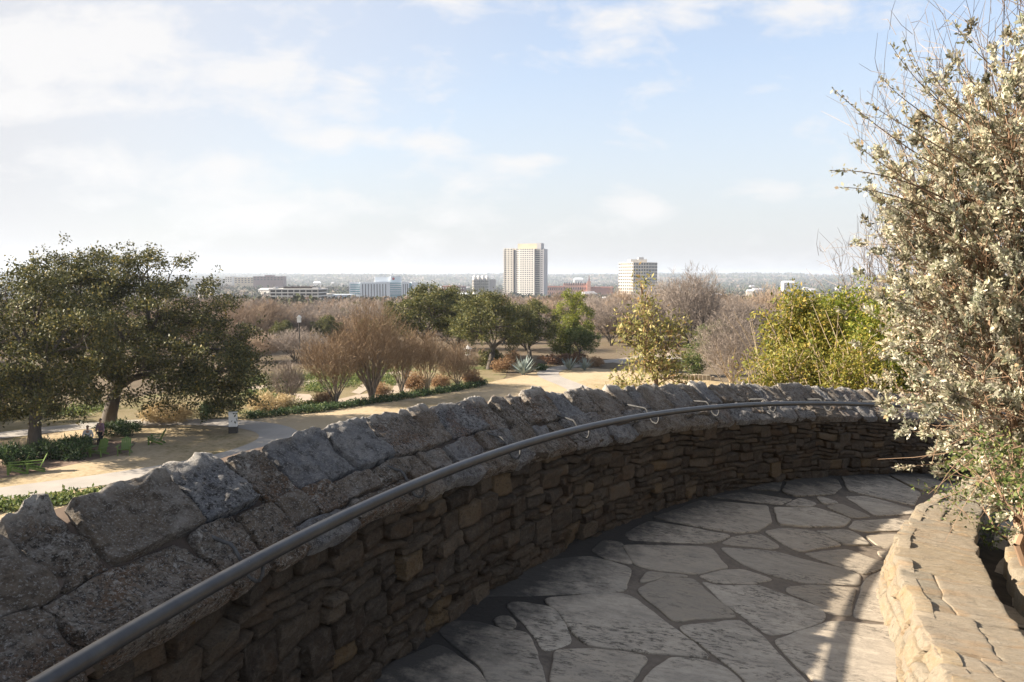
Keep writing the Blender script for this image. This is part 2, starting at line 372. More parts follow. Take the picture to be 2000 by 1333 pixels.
def ribbon(name, pts, w, z, mat):
    P = np.array([G(a, b, GZ)[:2] for a, b in pts]); d = np.r_[0, np.cumsum(np.hypot(*np.diff(P, axis=0).T))]
    s = np.linspace(0, d[-1], int(d[-1] / 1.0) + 2)
    Q = np.c_[np.interp(s, d, P[:, 0]), np.interp(s, d, P[:, 1])]
    for _ in range(6): Q[1:-1] = (Q[:-2] + 2 * Q[1:-1] + Q[2:]) / 4
    T = np.gradient(Q, axis=0); T /= np.linalg.norm(T, axis=1)[:, None]; N = np.c_[-T[:, 1], T[:, 0]]
    V = np.concatenate([np.c_[Q + N * w / 2, np.full(len(Q), z)], np.c_[Q - N * w / 2, np.full(len(Q), z)]])
    n = len(Q); i = np.arange(n - 1); q = np.stack([n + i, n + i + 1, i + 1, i], -1)
    return tag(mk(name, V, q, None, mat), kind='structure')
sheet('lawn', [(-500, 872), (0, 862), (160, 838), (300, 830), (400, 827), (480, 819), (560, 810), (620, 804), (700, 793), (760, 784), (860, 769), (930, 756), (1000, 738), (1050, 724), (1100, 719), (1190, 722), (1330, 737), (1420, 748), (1700, 770), (1800, 900), (1500, 1150), (300, 1330), (-900, 1330)], -7.96, M['lawn'])
sheet('garden_bed', [(-700, 830), (-300, 790), (200, 790), (430, 745), (560, 718), (750, 705), (930, 705), (990, 720), (985, 741), (930, 757), (860, 770), (760, 785), (700, 794), (620, 805), (480, 821), (300, 832), (0, 866), (-500, 874)], -7.975, M['garden'])
sheet('mulch_bed', [(-300, 930), (0, 905), (120, 880), (215, 862), (262, 866), (255, 882), (160, 905), (0, 935), (-300, 960)], -7.95, M['mulch'])
ribbon('path', [(-300, 1010), (0, 966), (140, 948), (300, 925), (450, 897), (530, 870), (560, 852), (535, 838), (480, 829), (400, 825), (240, 827), (100, 840), (0, 853), (-250, 880)], 2.5, -7.94, M['path'])
ribbon('path', [(1240, 850), (1185, 800), (1150, 775), (1125, 757), (1092, 745), (1068, 735), (1068, 728), (1085, 721), (1120, 715), (1170, 709), (1240, 702), (1330, 700)], 2.3, -7.94, M['path'])
for nm, pts in (('gravel_path', [(560, 793), (620, 782), (600, 772), (565, 769), (545, 780)]), ('gravel_path', [(640, 795), (720, 781), (770, 768), (775, 763), (700, 772), (640, 786)]),
                ('gravel_path', [(690, 768), (706, 771), (738, 744), (726, 740), (700, 755)]), ('gravel_path', [(768, 770), (800, 769), (812, 735), (792, 733), (775, 752)]), ('gravel_path', [(700, 734), (800, 724), (800, 729), (705, 740)]),
                ('gravel_path', [(480, 758), (640, 742), (650, 747), (490, 764)]), ('gravel_path', [(1180, 705), (1300, 690), (1330, 698), (1210, 713)])):
    sheet(nm, pts, -7.945, M['gravel'])

# ------------------------------------------------------------------ parapet wall
def W(th, rho, h):
    th, rho, h = np.broadcast_arrays(np.asarray(th, float), np.asarray(rho, float), np.asarray(h, float))
    x = C0[0] - rho * np.cos(th); y = C0[1] + rho * np.sin(th)
    return np.stack([x - C0[0], y - C0[1], plane(x, y) + h], -1)     # local to the wall's centre
TH0, TH1 = math.radians(-14), math.radians(92)
def HC(th): return np.interp(np.degrees(th), [18, 24, 30, 36, 42], [.75, .74, .71, .685, .672])
def RT(th): return np.interp(np.degrees(th), [24, 32, 40, 48], [13.09, 13.09, 13.11, 13.14])
def HT(th): return np.interp(np.degrees(th), [24, 32, 40, 48], [1.018, .979, .938, .924])
wall = thing('parapet_wall', 'curved dark rubble stone parapet wall with sloping slab coping around the terrace', 'wall', (C0[0], C0[1], 0))
def build_core():
    n = 220; th = np.linspace(TH0, TH1, n)
    o_ = np.ones(n); prof = [(R_BASE + .05 * o_, -.25 * o_), (R_BASE + .05 * o_, HC(th)), (RT(th) - .07, HT(th) - .14), (RT(th) - .07, -1.2 * o_)]
    V = np.concatenate([W(th, r, h) for r, h in prof]); q = []
    i = np.arange(n - 1)
    for k in range(3): q.append(np.stack([k * n + i, k * n + i + 1, (k + 1) * n + i + 1, (k + 1) * n + i], -1))
    mk('wall_core', V, np.concatenate(q), None, M['mortar_dark'], wall, True)
build_core()

def pack(nu, nv, rng, wch, hch):
    occ = np.zeros((nu, nv), bool); out = []
    for u in range(nu):
        for v in range(nv):
            if occ[u, v]: continue
            w = int(rng.choice(wch[0], p=wch[1])); h = int(rng.choice(hch[0], p=hch[1]))
            hh = 0
            while hh < h and v + hh < nv and not occ[u, v + hh]: hh += 1
            w = max(w, hh + 1) if hh > 1 else w
            ww = min(w, nu - u)
            occ[u:u + ww, v:v + hh] = True; out.append((u, v, ww, hh))
    return out
def stone_patch(a0, a1, b0, b1, na, nb, rng, gap, rnd=.22, skew=0.0, crowd=1.7):
    """param grid of one stone: returns (A,B,depth01) arrays; edges folded inwards"""
    a = np.linspace(-1, 1, na); b = np.linspace(-1, 1, nb)
    a = np.sign(a) * (1 - (1 - np.abs(a)) ** crowd); b = np.sign(b) * (1 - (1 - np.abs(b)) ** crowd)
    A, B = np.meshgrid(a, b, indexing='ij')
    # rounded outline: pull the corners in
    m = np.maximum(np.abs(A), np.abs(B)); c = np.minimum(np.abs(A), np.abs(B))
    pull = 1 - rnd * (c ** 3) * (m ** 4)
    Aa, Bb = A * pull, B * pull
    hw, hh = max((a1 - a0) / 2 - gap, .004), max((b1 - b0) / 2 - gap, .004)
    U = (a0 + a1) / 2 + Aa * hw + Bb * skew; Vv = (b0 + b1) / 2 + Bb * hh
    edge = np.maximum(np.abs(A), np.abs(B))
    return U, Vv, edge
def grid_faces(na, nb):
    i = np.arange(na - 1)[:, None] * nb; j = np.arange(nb - 1)[None]
    return np.stack([i + j, i + nb + j, i + nb + j + 1, i + j + 1], -1).reshape(-1, 4)
def build_face():
    rng = np.random.default_rng(11); mb = MB()
    du, dv = .05, .0425
    L = (TH1 - TH0) * R_BASE; nu = int(L / du); nv = 19
    for (u, v, w, h) in pack(nu, nv, rng, ([2, 3, 4, 5, 6, 7], [.2, .28, .24, .15, .08, .05]), ([1, 2, 3, 4], [.24, .36, .28, .12])):
        a0, a1 = u * du, (u + w) * du; b0, b1 = v * dv - .05, (v + h) * dv - .05
        s_mid = (a0 + a1) / 2; ang = TH0 + s_mid / R_BASE
        near = math.radians(5) < ang < math.radians(75)
        if b0 > HC(ang) - .005: continue
        b1 = min(b1, float(HC(ang)) + .015)
        if b1 - b0 < .02: continue
        na = int(np.clip((a1 - a0) / .015, 6, 20)) if near else 5; nb = int(np.clip((b1 - b0) / .013, 6, 14)) if near else 5
        U, Vv, E = stone_patch(a0, a1, b0, b1, na, nb, rng, .0015, .07)
        P = np.stack([U.ravel(), Vv.ravel(), np.full(U.size, 3.3)], -1)
        wu = fbm(P * 3.2, 2, 21) * .028 + fbm(P * 14, 2, 23) * .006; wv = fbm(P * 3.4 + 40, 2, 25) * .024 + fbm(P * 15 + 40, 2, 27) * .006
        U = U.ravel() + wu; Vv = Vv.ravel() + wv
        e = E.ravel()
        seed = rng.uniform(0, 100)
        prot = rng.normal(.014, .008); tx, ty = rng.normal(0, .11, 2)
        d = prot + tx * (U - s_mid) + ty * (Vv - (b0 + b1) / 2) + .006 * (1 - 2 * np.abs(fbm(np.c_[U * 9, Vv * 22, np.full(len(U), seed)], 3, 31))) + .0045 * fbm(np.c_[U * 40, Vv * 60, np.full(len(U), seed)], 2, 33)
        d = d - .006 * e ** 24
        d = np.where(e > .999, -.06, d)
        mb.add(W(TH0 + U / R_BASE, R_BASE - d, Vv), grid_faces(na, nb))
    mb.build('stone_face', M['rubble'], wall, True)
build_face()
def build_coping():
    rng = np.random.default_rng(5); mb = MB(); crest = []
    L = (TH1 - TH0) * 12.9
    rho0 = R_BASE - .035; sl = .70
    def cap(th, t, d):
        h0, h1, r1 = HC(th) + .005, HT(th), RT(th); L_ = np.hypot(r1 - rho0, h1 - h0); nr, nh = -(h1 - h0) / L_, (r1 - rho0) / L_
        return W(th, rho0 + (r1 - rho0) * t + nr * d, h0 + (h1 - h0) * t + nh * d)
    # mortar bed
    n = 300; s = np.linspace(0, L, n); th = TH0 + s / 12.9; V = []
    for t in (0.02, .25, .5, .75, .97):
        wob = fbm(np.c_[s * 5, np.full(n, t * 9), np.zeros(n)], 3, 77) * .006 - .010
        V.append(cap(th, t, wob))
    V.append(W(th, RT(th) - .03, HT(th) - .4)); V.insert(0, W(th, rho0 + .06, HC(th) - .03))
    i = np.arange(n - 1); q = [np.stack([k * n + i, k * n + i + 1, (k + 1) * n + i + 1, (k + 1) * n + i], -1) for k in range(6)]
    mk('coping_mortar', np.concatenate(V), np.concatenate(q), None, M['mortar'], wall, True)
    def stone(a0, a1, t0, t1, gap, top, rng, skew):
        near = math.radians(2) < TH0 + (a0 + a1) / 2 / 12.9 < math.radians(75)
        na = (34 if TH0 + a0 / 12.9 < .62 else 24) if near else 8; nb = (30 if TH0 + a0 / 12.9 < .62 else 20) if near else 8
        U, T, E = stone_patch(a0, a1, t0 * sl, t1 * sl, na, nb, rng, gap, .05, skew)
        P = np.stack([U.ravel(), T.ravel(), np.full(U.size, 8.1)], -1)
        seed = rng.uniform(0, 99)
        Ps = np.c_[U.ravel() * 1.0, T.ravel(), np.full(U.size, seed)]
        U = U.ravel() + fbm(np.c_[P[:, :2], P[:, 2]] * 4, 2, 41) * .022 + fbm(Ps * 13, 2, 51) * .006; e = E.ravel()
        T = T.ravel() + fbm(P * 4 + 30, 2, 43) * .022 + fbm(Ps * 13 + 30, 2, 53) * .006
        lift = rng.uniform(.012, .034); tu, tt = rng.normal(0, .04), rng.normal(0, .05)
        Ux = U - (a0 + a1) / 2; Tx = T - (t0 + t1) / 2 * sl
        d = lift + tu * Ux + tt * Tx + .013 * (1 - 2 * np.abs(fbm(Ps * 5, 3, 61))) + .006 * fbm(Ps * 24, 3, 63) + .004 * fbm(Ps * 60, 2, 65) - .008 * e ** 18
        if top:
            B = np.tile(np.linspace(-1, 1, nb), na)
            jag = rng.uniform(-.03, .045)
            k = np.clip((B - .2) / .8, 0, 1); T = T + k * (jag + .028 * fbm(np.c_[U * 11, np.full(len(U), seed), np.zeros(len(U))], 3, 71))
            d = d + k * rng.uniform(-.005, .025)
            back = B > .999; d = np.where(back, -.16, d); T = np.where(back, T - .01, T)
            side = (e > .999) & ~back; d = np.where(side, d - .05, d)
        else:
            d = np.where(e > .999, -.045, d)
        t = T / sl
        mb.add(cap(TH0 + U / 12.9, t, d), grid_faces(na, nb)); crest.append(np.clip((t - .86) / .14, 0, 1) if top else np.zeros(len(t)))
    s = 0.0
    while s < L:
        w = rng.choice([.2, .26, .32, .38, .44, .5], p=[.16, .24, .22, .18, .12, .08]) * rng.uniform(.9, 1.1)
        split = .46 + rng.uniform(-.035, .035); sk = rng.normal(0, .012)
        stone(s, s + w, split, 1.0, .007, True, rng, sk)
        s += w
    s = .1
    while s < L:
        w = rng.choice([.22, .3, .38, .46, .55]) * rng.uniform(.9, 1.1)
        top = .465 + rng.uniform(-.03, .03)
        if rng.random() < .3:
            m = rng.uniform(.16, .24); stone(s, s + w, -.02, m, .003, False, rng, 0); stone(s, s + w * .55, m, top, .003, False, rng, 0); stone(s + w * .55, s + w, m, top, .003, False, rng, 0)
        else: stone(s, s + w, -.03, top, .007, False, rng, rng.normal(0, .012))
        s += w
    cr = np.concatenate(crest); mk('coping', np.concatenate(mb.v), np.concatenate(mb.q), None, M['coping'], wall, True, colors=np.repeat(cr[:, None], 3, 1))
build_coping()

# ------------------------------------------------------------------ handrail
rail = thing('handrail', 'dark round metal handrail on hooked brackets along the parapet wall', 'handrail', (C0[0], C0[1], 0))
R_RAIL, H_RAIL, R_TUBE = 12.615, .857, .0245
th = np.linspace(math.radians(-6), math.radians(70), 220)
MB().tube(W(th, R_RAIL, H_RAIL), R_TUBE, 16).build('rail', M['rail'], rail, True)
def rail_theta(px, py):
    q = floor_pt(px, py, H_RAIL); return math.atan2(q[1] - C0[1], -(q[0] - C0[0]))
for thd in (12.6, 17.8, 23.15, 28.0, 32.4, 37.6, 42.6, 47.6, 52.6, 57.6, 62.6):
    t0 = math.radians(thd)
    k_ = (float(HT(t0)) - float(HC(t0))) / (float(RT(t0)) - 12.675); rh = min(12.675 + (.862 - float(HC(t0))) / k_, 12.93); hole = float(HC(t0)) + .005 + (rh - 12.675) * k_
    prof = [(rh + .02, hole - .008), (rh - .005, hole + .01), (rh * .5 + 12.765 * .5, hole * .5 + .87 * .5 + .004), (12.765, .869), (12.745, .87), (12.73, .86), (12.70, .82), (12.685, .787), (12.668, .772), (12.645, .768), (12.63, .776), (12.619, .80), (12.616, .838)]
    b = MB().tube(np.array([W(t0, r, h) for r, h in prof]), [.0085, .0085, .0075] + [.0065] * 10, 8).build('bracket', M['bracket'], rail, True)
    c = W(t0, rh + .005, hole + .01)
    MB().tube([c + np.array([.008, 0, .016]), c + np.array([-.02, 0, -.03])], [.019, .022], 10).build('socket', M['dark_base'], b, True)

# ------------------------------------------------------------------ flagstone floor
FL = [
 [(719,1322),(856,1261),(882,1274),(921,1306),(947,1335),(950,1360),(690,1360)],
 [(853,1235),(882,1215),(947,1218),(979,1231),(1028,1235),(1044,1267),(1051,1296),(1064,1329),(1070,1365),(962,1365),(940,1306),(895,1267)],
 [(960,1215),(983,1204),(1002,1209),(1010,1225),(989,1234)],
 [(989,1183),(1012,1178),(1080,1189),(1100,1215),(1119,1257),(1064,1275),(1044,1244),(1025,1218),(999,1199)],
 [(1061,1172),(1184,1161),(1217,1163),(1239,1172),(1275,1200),(1314,1227),(1356,1261),(1390,1289),(1323,1282),(1301,1279),(1148,1264),(1119,1238),(1096,1202),(1074,1186)],
 [(1005,1106),(1031,1098),(1155,1088),(1233,1112),(1226,1137),(1217,1156),(1025,1165),(930,1164)],
 [(1155,1078),(1181,1056),(1217,1062),(1220,1082),(1236,1104),(1187,1095)],
 [(1083,1274),(1155,1272),(1263,1284),(1257,1300),(1236,1330),(1226,1362),(1080,1362),(1077,1322)],
 [(1310,1288),(1356,1291),(1411,1304),(1446,1332),(1462,1362),(1242,1362),(1262,1327),(1291,1300)],
 [(1243,1154),(1265,1141),(1307,1130),(1353,1132),(1382,1160),(1424,1189),(1440,1206),(1356,1210),(1314,1216),(1288,1192),(1257,1170)],
 [(1325,1225),(1447,1213),(1490,1245),(1516,1277),(1572,1332),(1590,1362),(1482,1362),(1453,1326),(1382,1270),(1340,1241)],
 [(1368,1136),(1392,1145),(1483,1145),(1525,1161),(1607,1190),(1611,1209),(1590,1221),(1541,1237),(1499,1242),(1449,1202),(1411,1176)],
 [(1362,1127),(1421,1115),(1453,1114),(1510,1134),(1479,1141),(1395,1140)],
 [(1218,1067),(1362,1070),(1390,1073),(1408,1096),(1424,1111),(1356,1123),(1268,1113),(1240,1105),(1222,1082)],
 [(1247,1140),(1267,1119),(1346,1127),(1297,1130)],
 [(1407,1072),(1512,1078),(1564,1093),(1645,1112),(1679,1125),(1676,1146),(1574,1141),(1509,1126),(1450,1104),(1424,1085)],
 [(1538,1149),(1590,1145),(1669,1151),(1660,1204),(1619,1201),(1596,1183),(1533,1158)],
 [(1511,1253),(1590,1227),(1616,1217),(1661,1216),(1690,1222),(1752,1226),(1752,1362),(1620,1362),(1580,1326),(1530,1275)],
 [(1689,1134),(1756,1101),(1756,1220),(1736,1218),(1668,1208),(1680,1157)],
 [(1569,1083),(1655,1073),(1711,1095),(1742,1103),(1687,1124),(1622,1102)],
 [(1410,1063),(1437,1050),(1483,1044),(1523,1069),(1509,1074)],
 [(1494,1041),(1525,1034),(1587,1039),(1643,1066),(1561,1079),(1531,1066)],
 [(1592,1040),(1655,1037),(1676,1046),(1698,1066),(1652,1067)],
 [(1221,1044),(1265,1020),(1356,1034),(1429,1049),(1405,1058),(1382,1062),(1228,1056)],
 [(1275,1014),(1369,979),(1499,990),(1507,1022),(1479,1039),(1440,1043),(1369,1031)],
 [(1384,971),(1453,962),(1525,974),(1549,977),(1522,987),(1492,983)],
 [(1514,994),(1596,994),(1663,1015),(1646,1030),(1583,1031),(1522,1026)],
 [(1533,988),(1564,974),(1594,984),(1585,992)],
 [(1460,957),(1490,948),(1525,944),(1520,960)],
 [(1527,962),(1537,943),(1590,929),(1633,936),(1643,951),(1627,966),(1551,971)],
 [(1644,932),(1731,930),(1798,965),(1785,989),(1704,970),(1658,960)],
 [(1595,971),(1630,980),(1638,985),(1606,986)],
 [(1650,971),(1694,971),(1786,997),(1778,1006),(1710,1009)],
 [(1611,991),(1642,986),(1702,1010),(1665,1014)],
 [(1668,1020),(1752,1015),(1778,1022),(1752,1039),(1687,1040),(1657,1033)],
 [(1689,1048),(1760,1045),(1760,1076),(1743,1075),(1720,1071)],
 [(1738,931),(1804,928),(1840,926),(1815,958),(1802,961)],
 [(1712,1076),(1752,1082),(1752,1094),(1722,1090)],
]
def half_clip(poly, m, n):
    out = []
    for i in range(len(poly)):
        a, b = poly[i], poly[(i + 1) % len(poly)]; da, db = np.dot(a - m, n), np.dot(b - m, n)
        if da <= 0: out.append(a)
        if (da < 0) != (db < 0) and da != db: out.append(a + (b - a) * da / (da - db))
    return out
def build_floor():
    rng = np.random.default_rng(3); polys = []
    for p in FL: polys.append((np.array([floor_pt(a, b)[:2] for a, b in p]), -.008))
    # stones outside the picture: Voronoi cells over the rest of the ramp
    def inside(q):
        rc = np.hypot(q[0] - C0[0], q[1] - C0[1]); return 9.0 < rc < 12.85
    th = np.linspace(math.radians(-22), math.radians(95), 400); seeds = []
    for k in range(2600):
        t = rng.uniform(math.radians(-22), math.radians(95)); r = rng.uniform(8.6, 13.0); q = np.array([C0[0] - r * math.cos(t), C0[1] + r * math.sin(t)])
        if all(np.hypot(*(q - s)) > .52 for s in seeds): seeds.append(q)
    S = np.array(seeds)
    traced = [p for p, _ in polys]; cent = np.array([p.mean(0) for p in traced])
    bnd = [np.array([float(v) for v in floor_pt(a, b)[:2]]) for a, b in ((640, 1362), (1752, 1362))]
    for i, q in enumerate(S):
        # keep only cells clearly out of the traced region
        d = ray(1000, 700); v = q - 0; yy = q[1]
        zc = plane(q[0], q[1]) - CAM_H
        depth = q[1] * math.cos(PITCH) - zc * math.sin(PITCH); px = 1000 + F_PX * q[0] / max(depth, .01); py = 666.5 - F_PX * (q[1] * math.sin(PITCH) + zc * math.cos(PITCH)) / max(depth, .01)
        if depth > .3 and py < 1375 and 650 < px < 1860: continue
        near = S[np.argsort(np.hypot(*(S - q).T))[1:14]]
        poly = [q + np.array(o) for o in ((-.8, -.8), (.8, -.8), (.8, .8), (-.8, .8))]
        for s in near: poly = half_clip(poly, (q + s) / 2, (s - q) / np.hypot(*(s - q)))
        if len(poly) > 2: polys.append((np.array(poly), .018))
    mb = MB()
    for P, inset in polys:
        c = P.mean(0)
        area = .5 * np.sum(P[:, 0] * np.roll(P[:, 1], -1) - P[:, 1] * np.roll(P[:, 0], -1))
        if area < 0: P = P[::-1]
        Q = []
        for i in range(len(P)):
            a, b = P[i], P[(i + 1) % len(P)]; m = max(2, int(np.hypot(*(b - a)) / .03))
            Q += [a + (b - a) * k / m for k in range(m)]
        Q = np.array(Q)
        for _ in range(2): Q = (np.roll(Q, 1, 0) + 2 * Q + np.roll(Q, -1, 0)) / 4
        Q = Q + np.c_[fbm(np.c_[Q * 7, np.zeros(len(Q))], 3, 5), fbm(np.c_[Q * 7, np.ones(len(Q))], 3, 9)] * .008
        T = np.roll(Q, -1, 0) - np.roll(Q, 1, 0); T /= np.linalg.norm(T, axis=1)[:, None] + 1e-9; N = np.c_[-T[:, 1], T[:, 0]]
        Q = Q + N * inset
        lift = rng.uniform(.007, .016); rings = []
        tilt = rng.normal(0, .004, 2)
        for off, z in ((0, -.012), (0, lift * .55), (.004, lift * .85), (.010, lift)):
            R = Q + N * off; rings.append(np.c_[R, plane(R[:, 0], R[:, 1]) + z + (R - c) @ tilt])
        V = np.concatenate(rings); n = len(Q)
        q = np.concatenate([np.stack([k * n + np.arange(n), k * n + (np.arange(n) + 1) % n, (k + 1) * n + (np.arange(n) + 1) % n, (k + 1) * n + np.arange(n)], -1) for k in range(3)])
        t = [tuple(3 * n + i for i in tr) for tr in mathutils.geometry.tessellate_polygon([[Vector((a, b, 0)) for a, b in rings[-1][:, :2]]])]
        t = [tr if np.cross(V[tr[1], :2] - V[tr[0], :2], V[tr[2], :2] - V[tr[0], :2]) > 0 else tr[::-1] for tr in t]
        V[:, 0] -= C0[0]; V[:, 1] -= C0[1]
        mb.add(V, q, t)
    pv = bpy.data.objects.new('pavement', None); col.objects.link(pv); pv.location = (C0[0], C0[1], 0); tag(pv, kind='structure')
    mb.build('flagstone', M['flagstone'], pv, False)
    n = 160; th = np.linspace(math.radians(-22), math.radians(96), n); V = np.concatenate([W(th, r, 0.0) for r in (8.4, 12.8)])
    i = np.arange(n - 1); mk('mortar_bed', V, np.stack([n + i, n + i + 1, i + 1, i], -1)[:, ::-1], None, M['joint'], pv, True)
build_floor()

# ------------------------------------------------------------------ low wall on the right
H_LOW = .27
def smooth_line(P, n):
    P = np.asarray(P, float); d = np.r_[0, np.cumsum(np.linalg.norm(np.diff(P, axis=0), axis=1))]
    s = np.linspace(0, d[-1], n * 3); Q = np.stack([np.interp(s, d, P[:, k]) for k in range(P.shape[1])], -1)
    for _ in range(12): Q[1:-1] = (Q[:-2] + 2 * Q[1:-1] + Q[2:]) / 4
    d = np.r_[0, np.cumsum(np.linalg.norm(np.diff(Q, axis=0), axis=1))]; s = np.linspace(0, d[-1], n)
    return np.stack([np.interp(s, d, Q[:, k]) for k in range(P.shape[1])], -1)
def build_low():
    rng = np.random.default_rng(8)
    outer_px = [(1960, 915), (1937, 921), (1885, 936), (1855, 958), (1794, 991), (1771, 1027), (1754, 1048), (1750, 1088), (1768, 1137), (1787, 1179), (1800, 1220), (1825, 1275), (1865, 1333), (1930, 1420)]
    inner_px = [(2000, 935), (1950, 949), (1920, 1001), (1906, 1030), (1908, 1069), (1920, 1108), (1946, 1160), (1969, 1202), (1998, 1235), (2090, 1330), (2200, 1420)]
    base_px = [(1750, 1050), (1744, 1082), (1740, 1160), (1736, 1212), (1731, 1273), (1733, 1333), (1745, 1420)]
    O = np.array([floor_pt(a, b, H_LOW)[:2] for a, b in outer_px]); I = np.array([floor_pt(a, b, H_LOW)[:2] for a, b in inner_px])
    B = np.array([floor_pt(a, b, 0)[:2] for a, b in base_px])
    # extend at both ends beyond the picture
    O = np.concatenate([[O[0] + (O[0] - O[2]) * 1.5], O, [O[-1] + (O[-1] - O[-3]) * 1.6]]); I = np.concatenate([[I[0] + (I[0] - I[1]) * 1.2], I, [I[-1] + (I[-1] - I[-3]) * 1.4]])
    n = 400; Oc = smooth_line(O, n); Ic = smooth_line(I, n)
    lw = thing('low_wall', 'pale sunlit low stone seat wall with flat cap curving along the right of the terrace', 'wall', (*Oc[n // 2], 0.0))
    org = np.array([*Oc[n // 2], 0])
    L = np.sum(np.hypot(*np.diff(Oc, axis=0).T)); par = np.r_[0, np.cumsum(np.hypot(*np.diff(Oc, axis=0).T))] / L
    sp = Ic[:, 1]; Ic = np.stack([np.interp(Oc[:, 1] * .97 + .0, sp[::-1], Ic[::-1, 0]), np.interp(Oc[:, 1] * .97, sp[::-1], Ic[::-1, 1])], -1) if sp[0] > sp[-1] else Ic
    for _ in range(20): Ic[1:-1] = (Ic[:-2] + 2 * Ic[1:-1] + Ic[2:]) / 4
    def pt(u, w, h):       # u along 0..1, w across 0 outer .. 1 inner, h above floor
        u = np.clip(u, 0, 1); o = np.stack([np.interp(u, par, Oc[:, 0]), np.interp(u, par, Oc[:, 1])], -1); i = np.stack([np.interp(u, par, Ic[:, 0]), np.interp(u, par, Ic[:, 1])], -1)
        q = o + (i - o) * np.asarray(w)[..., None]
        return np.concatenate([q, (plane(q[..., 0], q[..., 1]) + h)[..., None]], -1) - org
    # core
    k = 200; u = np.linspace(0, 1, k); one = np.ones(k)
    prof = [(.03, -.1), (.05, H_LOW - .018), (.95, H_LOW - .018), (.97, -.3)]
    V = np.concatenate([pt(u, one * w, one * h) for w, h in prof]); i = np.arange(k - 1)
    mk('wall_core', V, np.concatenate([np.stack([a * k + i, a * k + i + 1, (a + 1) * k + i + 1, (a + 1) * k + i], -1) for a in range(3)]), None, M['lowstone'], lw, True)
    # cap slabs: each spans the wall, some split across
    cap = MB(); s = 0.0
    while s < L:
        w = rng.uniform(.28, .75)
        parts = [(0, 1)] if rng.random() < .4 else [(0, rng.uniform(.35, .65))]
        if len(parts) == 1 and parts[0][1] < 1: parts.append((parts[0][1], 1))
        for (w0, w1) in parts:
            ww = w if len(parts) == 1 else w
            na, nb = 26, 30
            U, T, E = stone_patch(s, s + ww, w0 * .42, w1 * .42, na, nb, rng, -.001, .04, rng.normal(0, .02))
            seed = rng.uniform(0, 99); U = U.ravel(); T = T.ravel(); e = E.ravel(); Ps = np.c_[U, T, np.full(len(U), seed)]
            Pw = np.c_[U, T, np.zeros(len(U))]; U = U + fbm(Pw * 5, 3, 5) * .014; T = T + fbm(Pw * 7 + 9, 3, 6) * .012
            d = rng.uniform(-.004, .008) + .010 * fbm(np.c_[U * 22, T * 4, np.full(len(U), seed)], 4, 12) - .006 * e ** 14
            d = np.where(e > .999, -.07, d)
            cap.add(pt(U / L, T / .42, H_LOW + d), grid_faces(na, nb))
        s += w
    cap.build('coping', M['lowstone'], lw, True)
    # battered face of coursed stones from the floor up to the cap
    fc = MB(); du, dv = .075, .06; nu = int(L / du); nv = 5
    off = np.interp(np.linspace(0, 1, n), [0, .3, .5, 1], [.0, .02, .07, .10])
    for (a, v, w, h) in pack(nu, nv, rng, ([2, 3, 4, 6], [.25, .35, .25, .15]), ([1, 2, 3], [.5, .35, .15])):
        na, nb = int(np.clip(w * 6, 10, 22)), int(np.clip(h * 7, 8, 16))
        U, Vv, E = stone_patch(a * du, (a + w) * du, v * dv - .02, (v + h) * dv - .02, na, nb, rng, .0005, .08)
        U = U.ravel(); Vv = Vv.ravel(); e = E.ravel(); seed = rng.uniform(0, 99)
        P = np.c_[U, Vv, np.zeros(len(U))]; U = U + fbm(P * 4, 2, 2) * .02; Vv = Vv + fbm(P * 4 + 20, 2, 3) * .015
        d = rng.normal(.010, .006) + .007 * fbm(np.c_[U * 14, Vv * 30, np.full(len(U), seed)], 4, 8) - .008 * e ** 16
        d = np.where(e > .999, -.06, d)
        lean = np.interp(U / L, np.linspace(0, 1, n), off) * (1 - Vv / H_LOW)
        Q = pt(U / L, -(d + lean) / .42, Vv)
        fc.add(Q, grid_faces(na, nb))
    fc.build('stone_face', M['lowstone'], lw, True)
    # planting soil behind
    k = 60; u = np.linspace(0, 1, k)
    V = np.concatenate([pt(u, np.full(k, w), np.full(k, h)) + org for w, h in ((.9, .02), (1.9, .0), (3.2, .08), (9, .15))]); i = np.arange(k - 1)
    tag(mk('planter_soil', V, np.concatenate([np.stack([a * k + i, a * k + i + 1, (a + 1) * k + i + 1, (a + 1) * k + i], -1) for a in range(3)]), None, M['soil'], None, True), kind='structure')
    # rock edging inside the planter
    rk = MB(); s = 0
    edge = np.array([floor_pt(a, b, .2)[:2] for a, b in ((1985, 1000), (1969, 1025), (1958, 1082), (1978, 1134), (2010, 1175), (2080, 1250), (2180, 1340))])
    Ec = smooth_line(edge, 60); le = np.r_[0, np.cumsum(np.hypot(*np.diff(Ec, axis=0).T))]
    while s < le[-1]:
        w = rng.uniform(.25, .5); na, nb = 12, 16
        U, T, E = stone_patch(s, s + w, 0, .55, na, nb, rng, .004, .2); U = U.ravel(); T = T.ravel(); e = E.ravel()
        c = np.stack([np.interp(U, le, Ec[:, 0]), np.interp(U, le, Ec[:, 1])], -1); tg = np.stack([np.interp(U + .05, le, Ec[:, 0]), np.interp(U + .05, le, Ec[:, 1])], -1) - np.stack([np.interp(U - .05, le, Ec[:, 0]), np.interp(U - .05, le, Ec[:, 1])], -1)
        tg /= np.linalg.norm(tg, axis=1)[:, None] + 1e-9; nn = np.c_[-tg[:, 1], tg[:, 0]]
        nn = np.where((nn[:, 0:1] < 0), -nn, nn)
        seed = rng.uniform(0, 99); d = .2 + rng.uniform(-.03, .03) + .03 * fbm(np.c_[U * 8, T * 5, np.full(len(U), seed)], 3, 3) + .05 * T - .02 * e ** 6; d = np.where(e > .999, -.15, d)
        q = c + nn * T[:, None]; rk.add(np.c_[q, plane(q[:, 0], q[:, 1]) + d], grid_faces(na, nb)); s += w
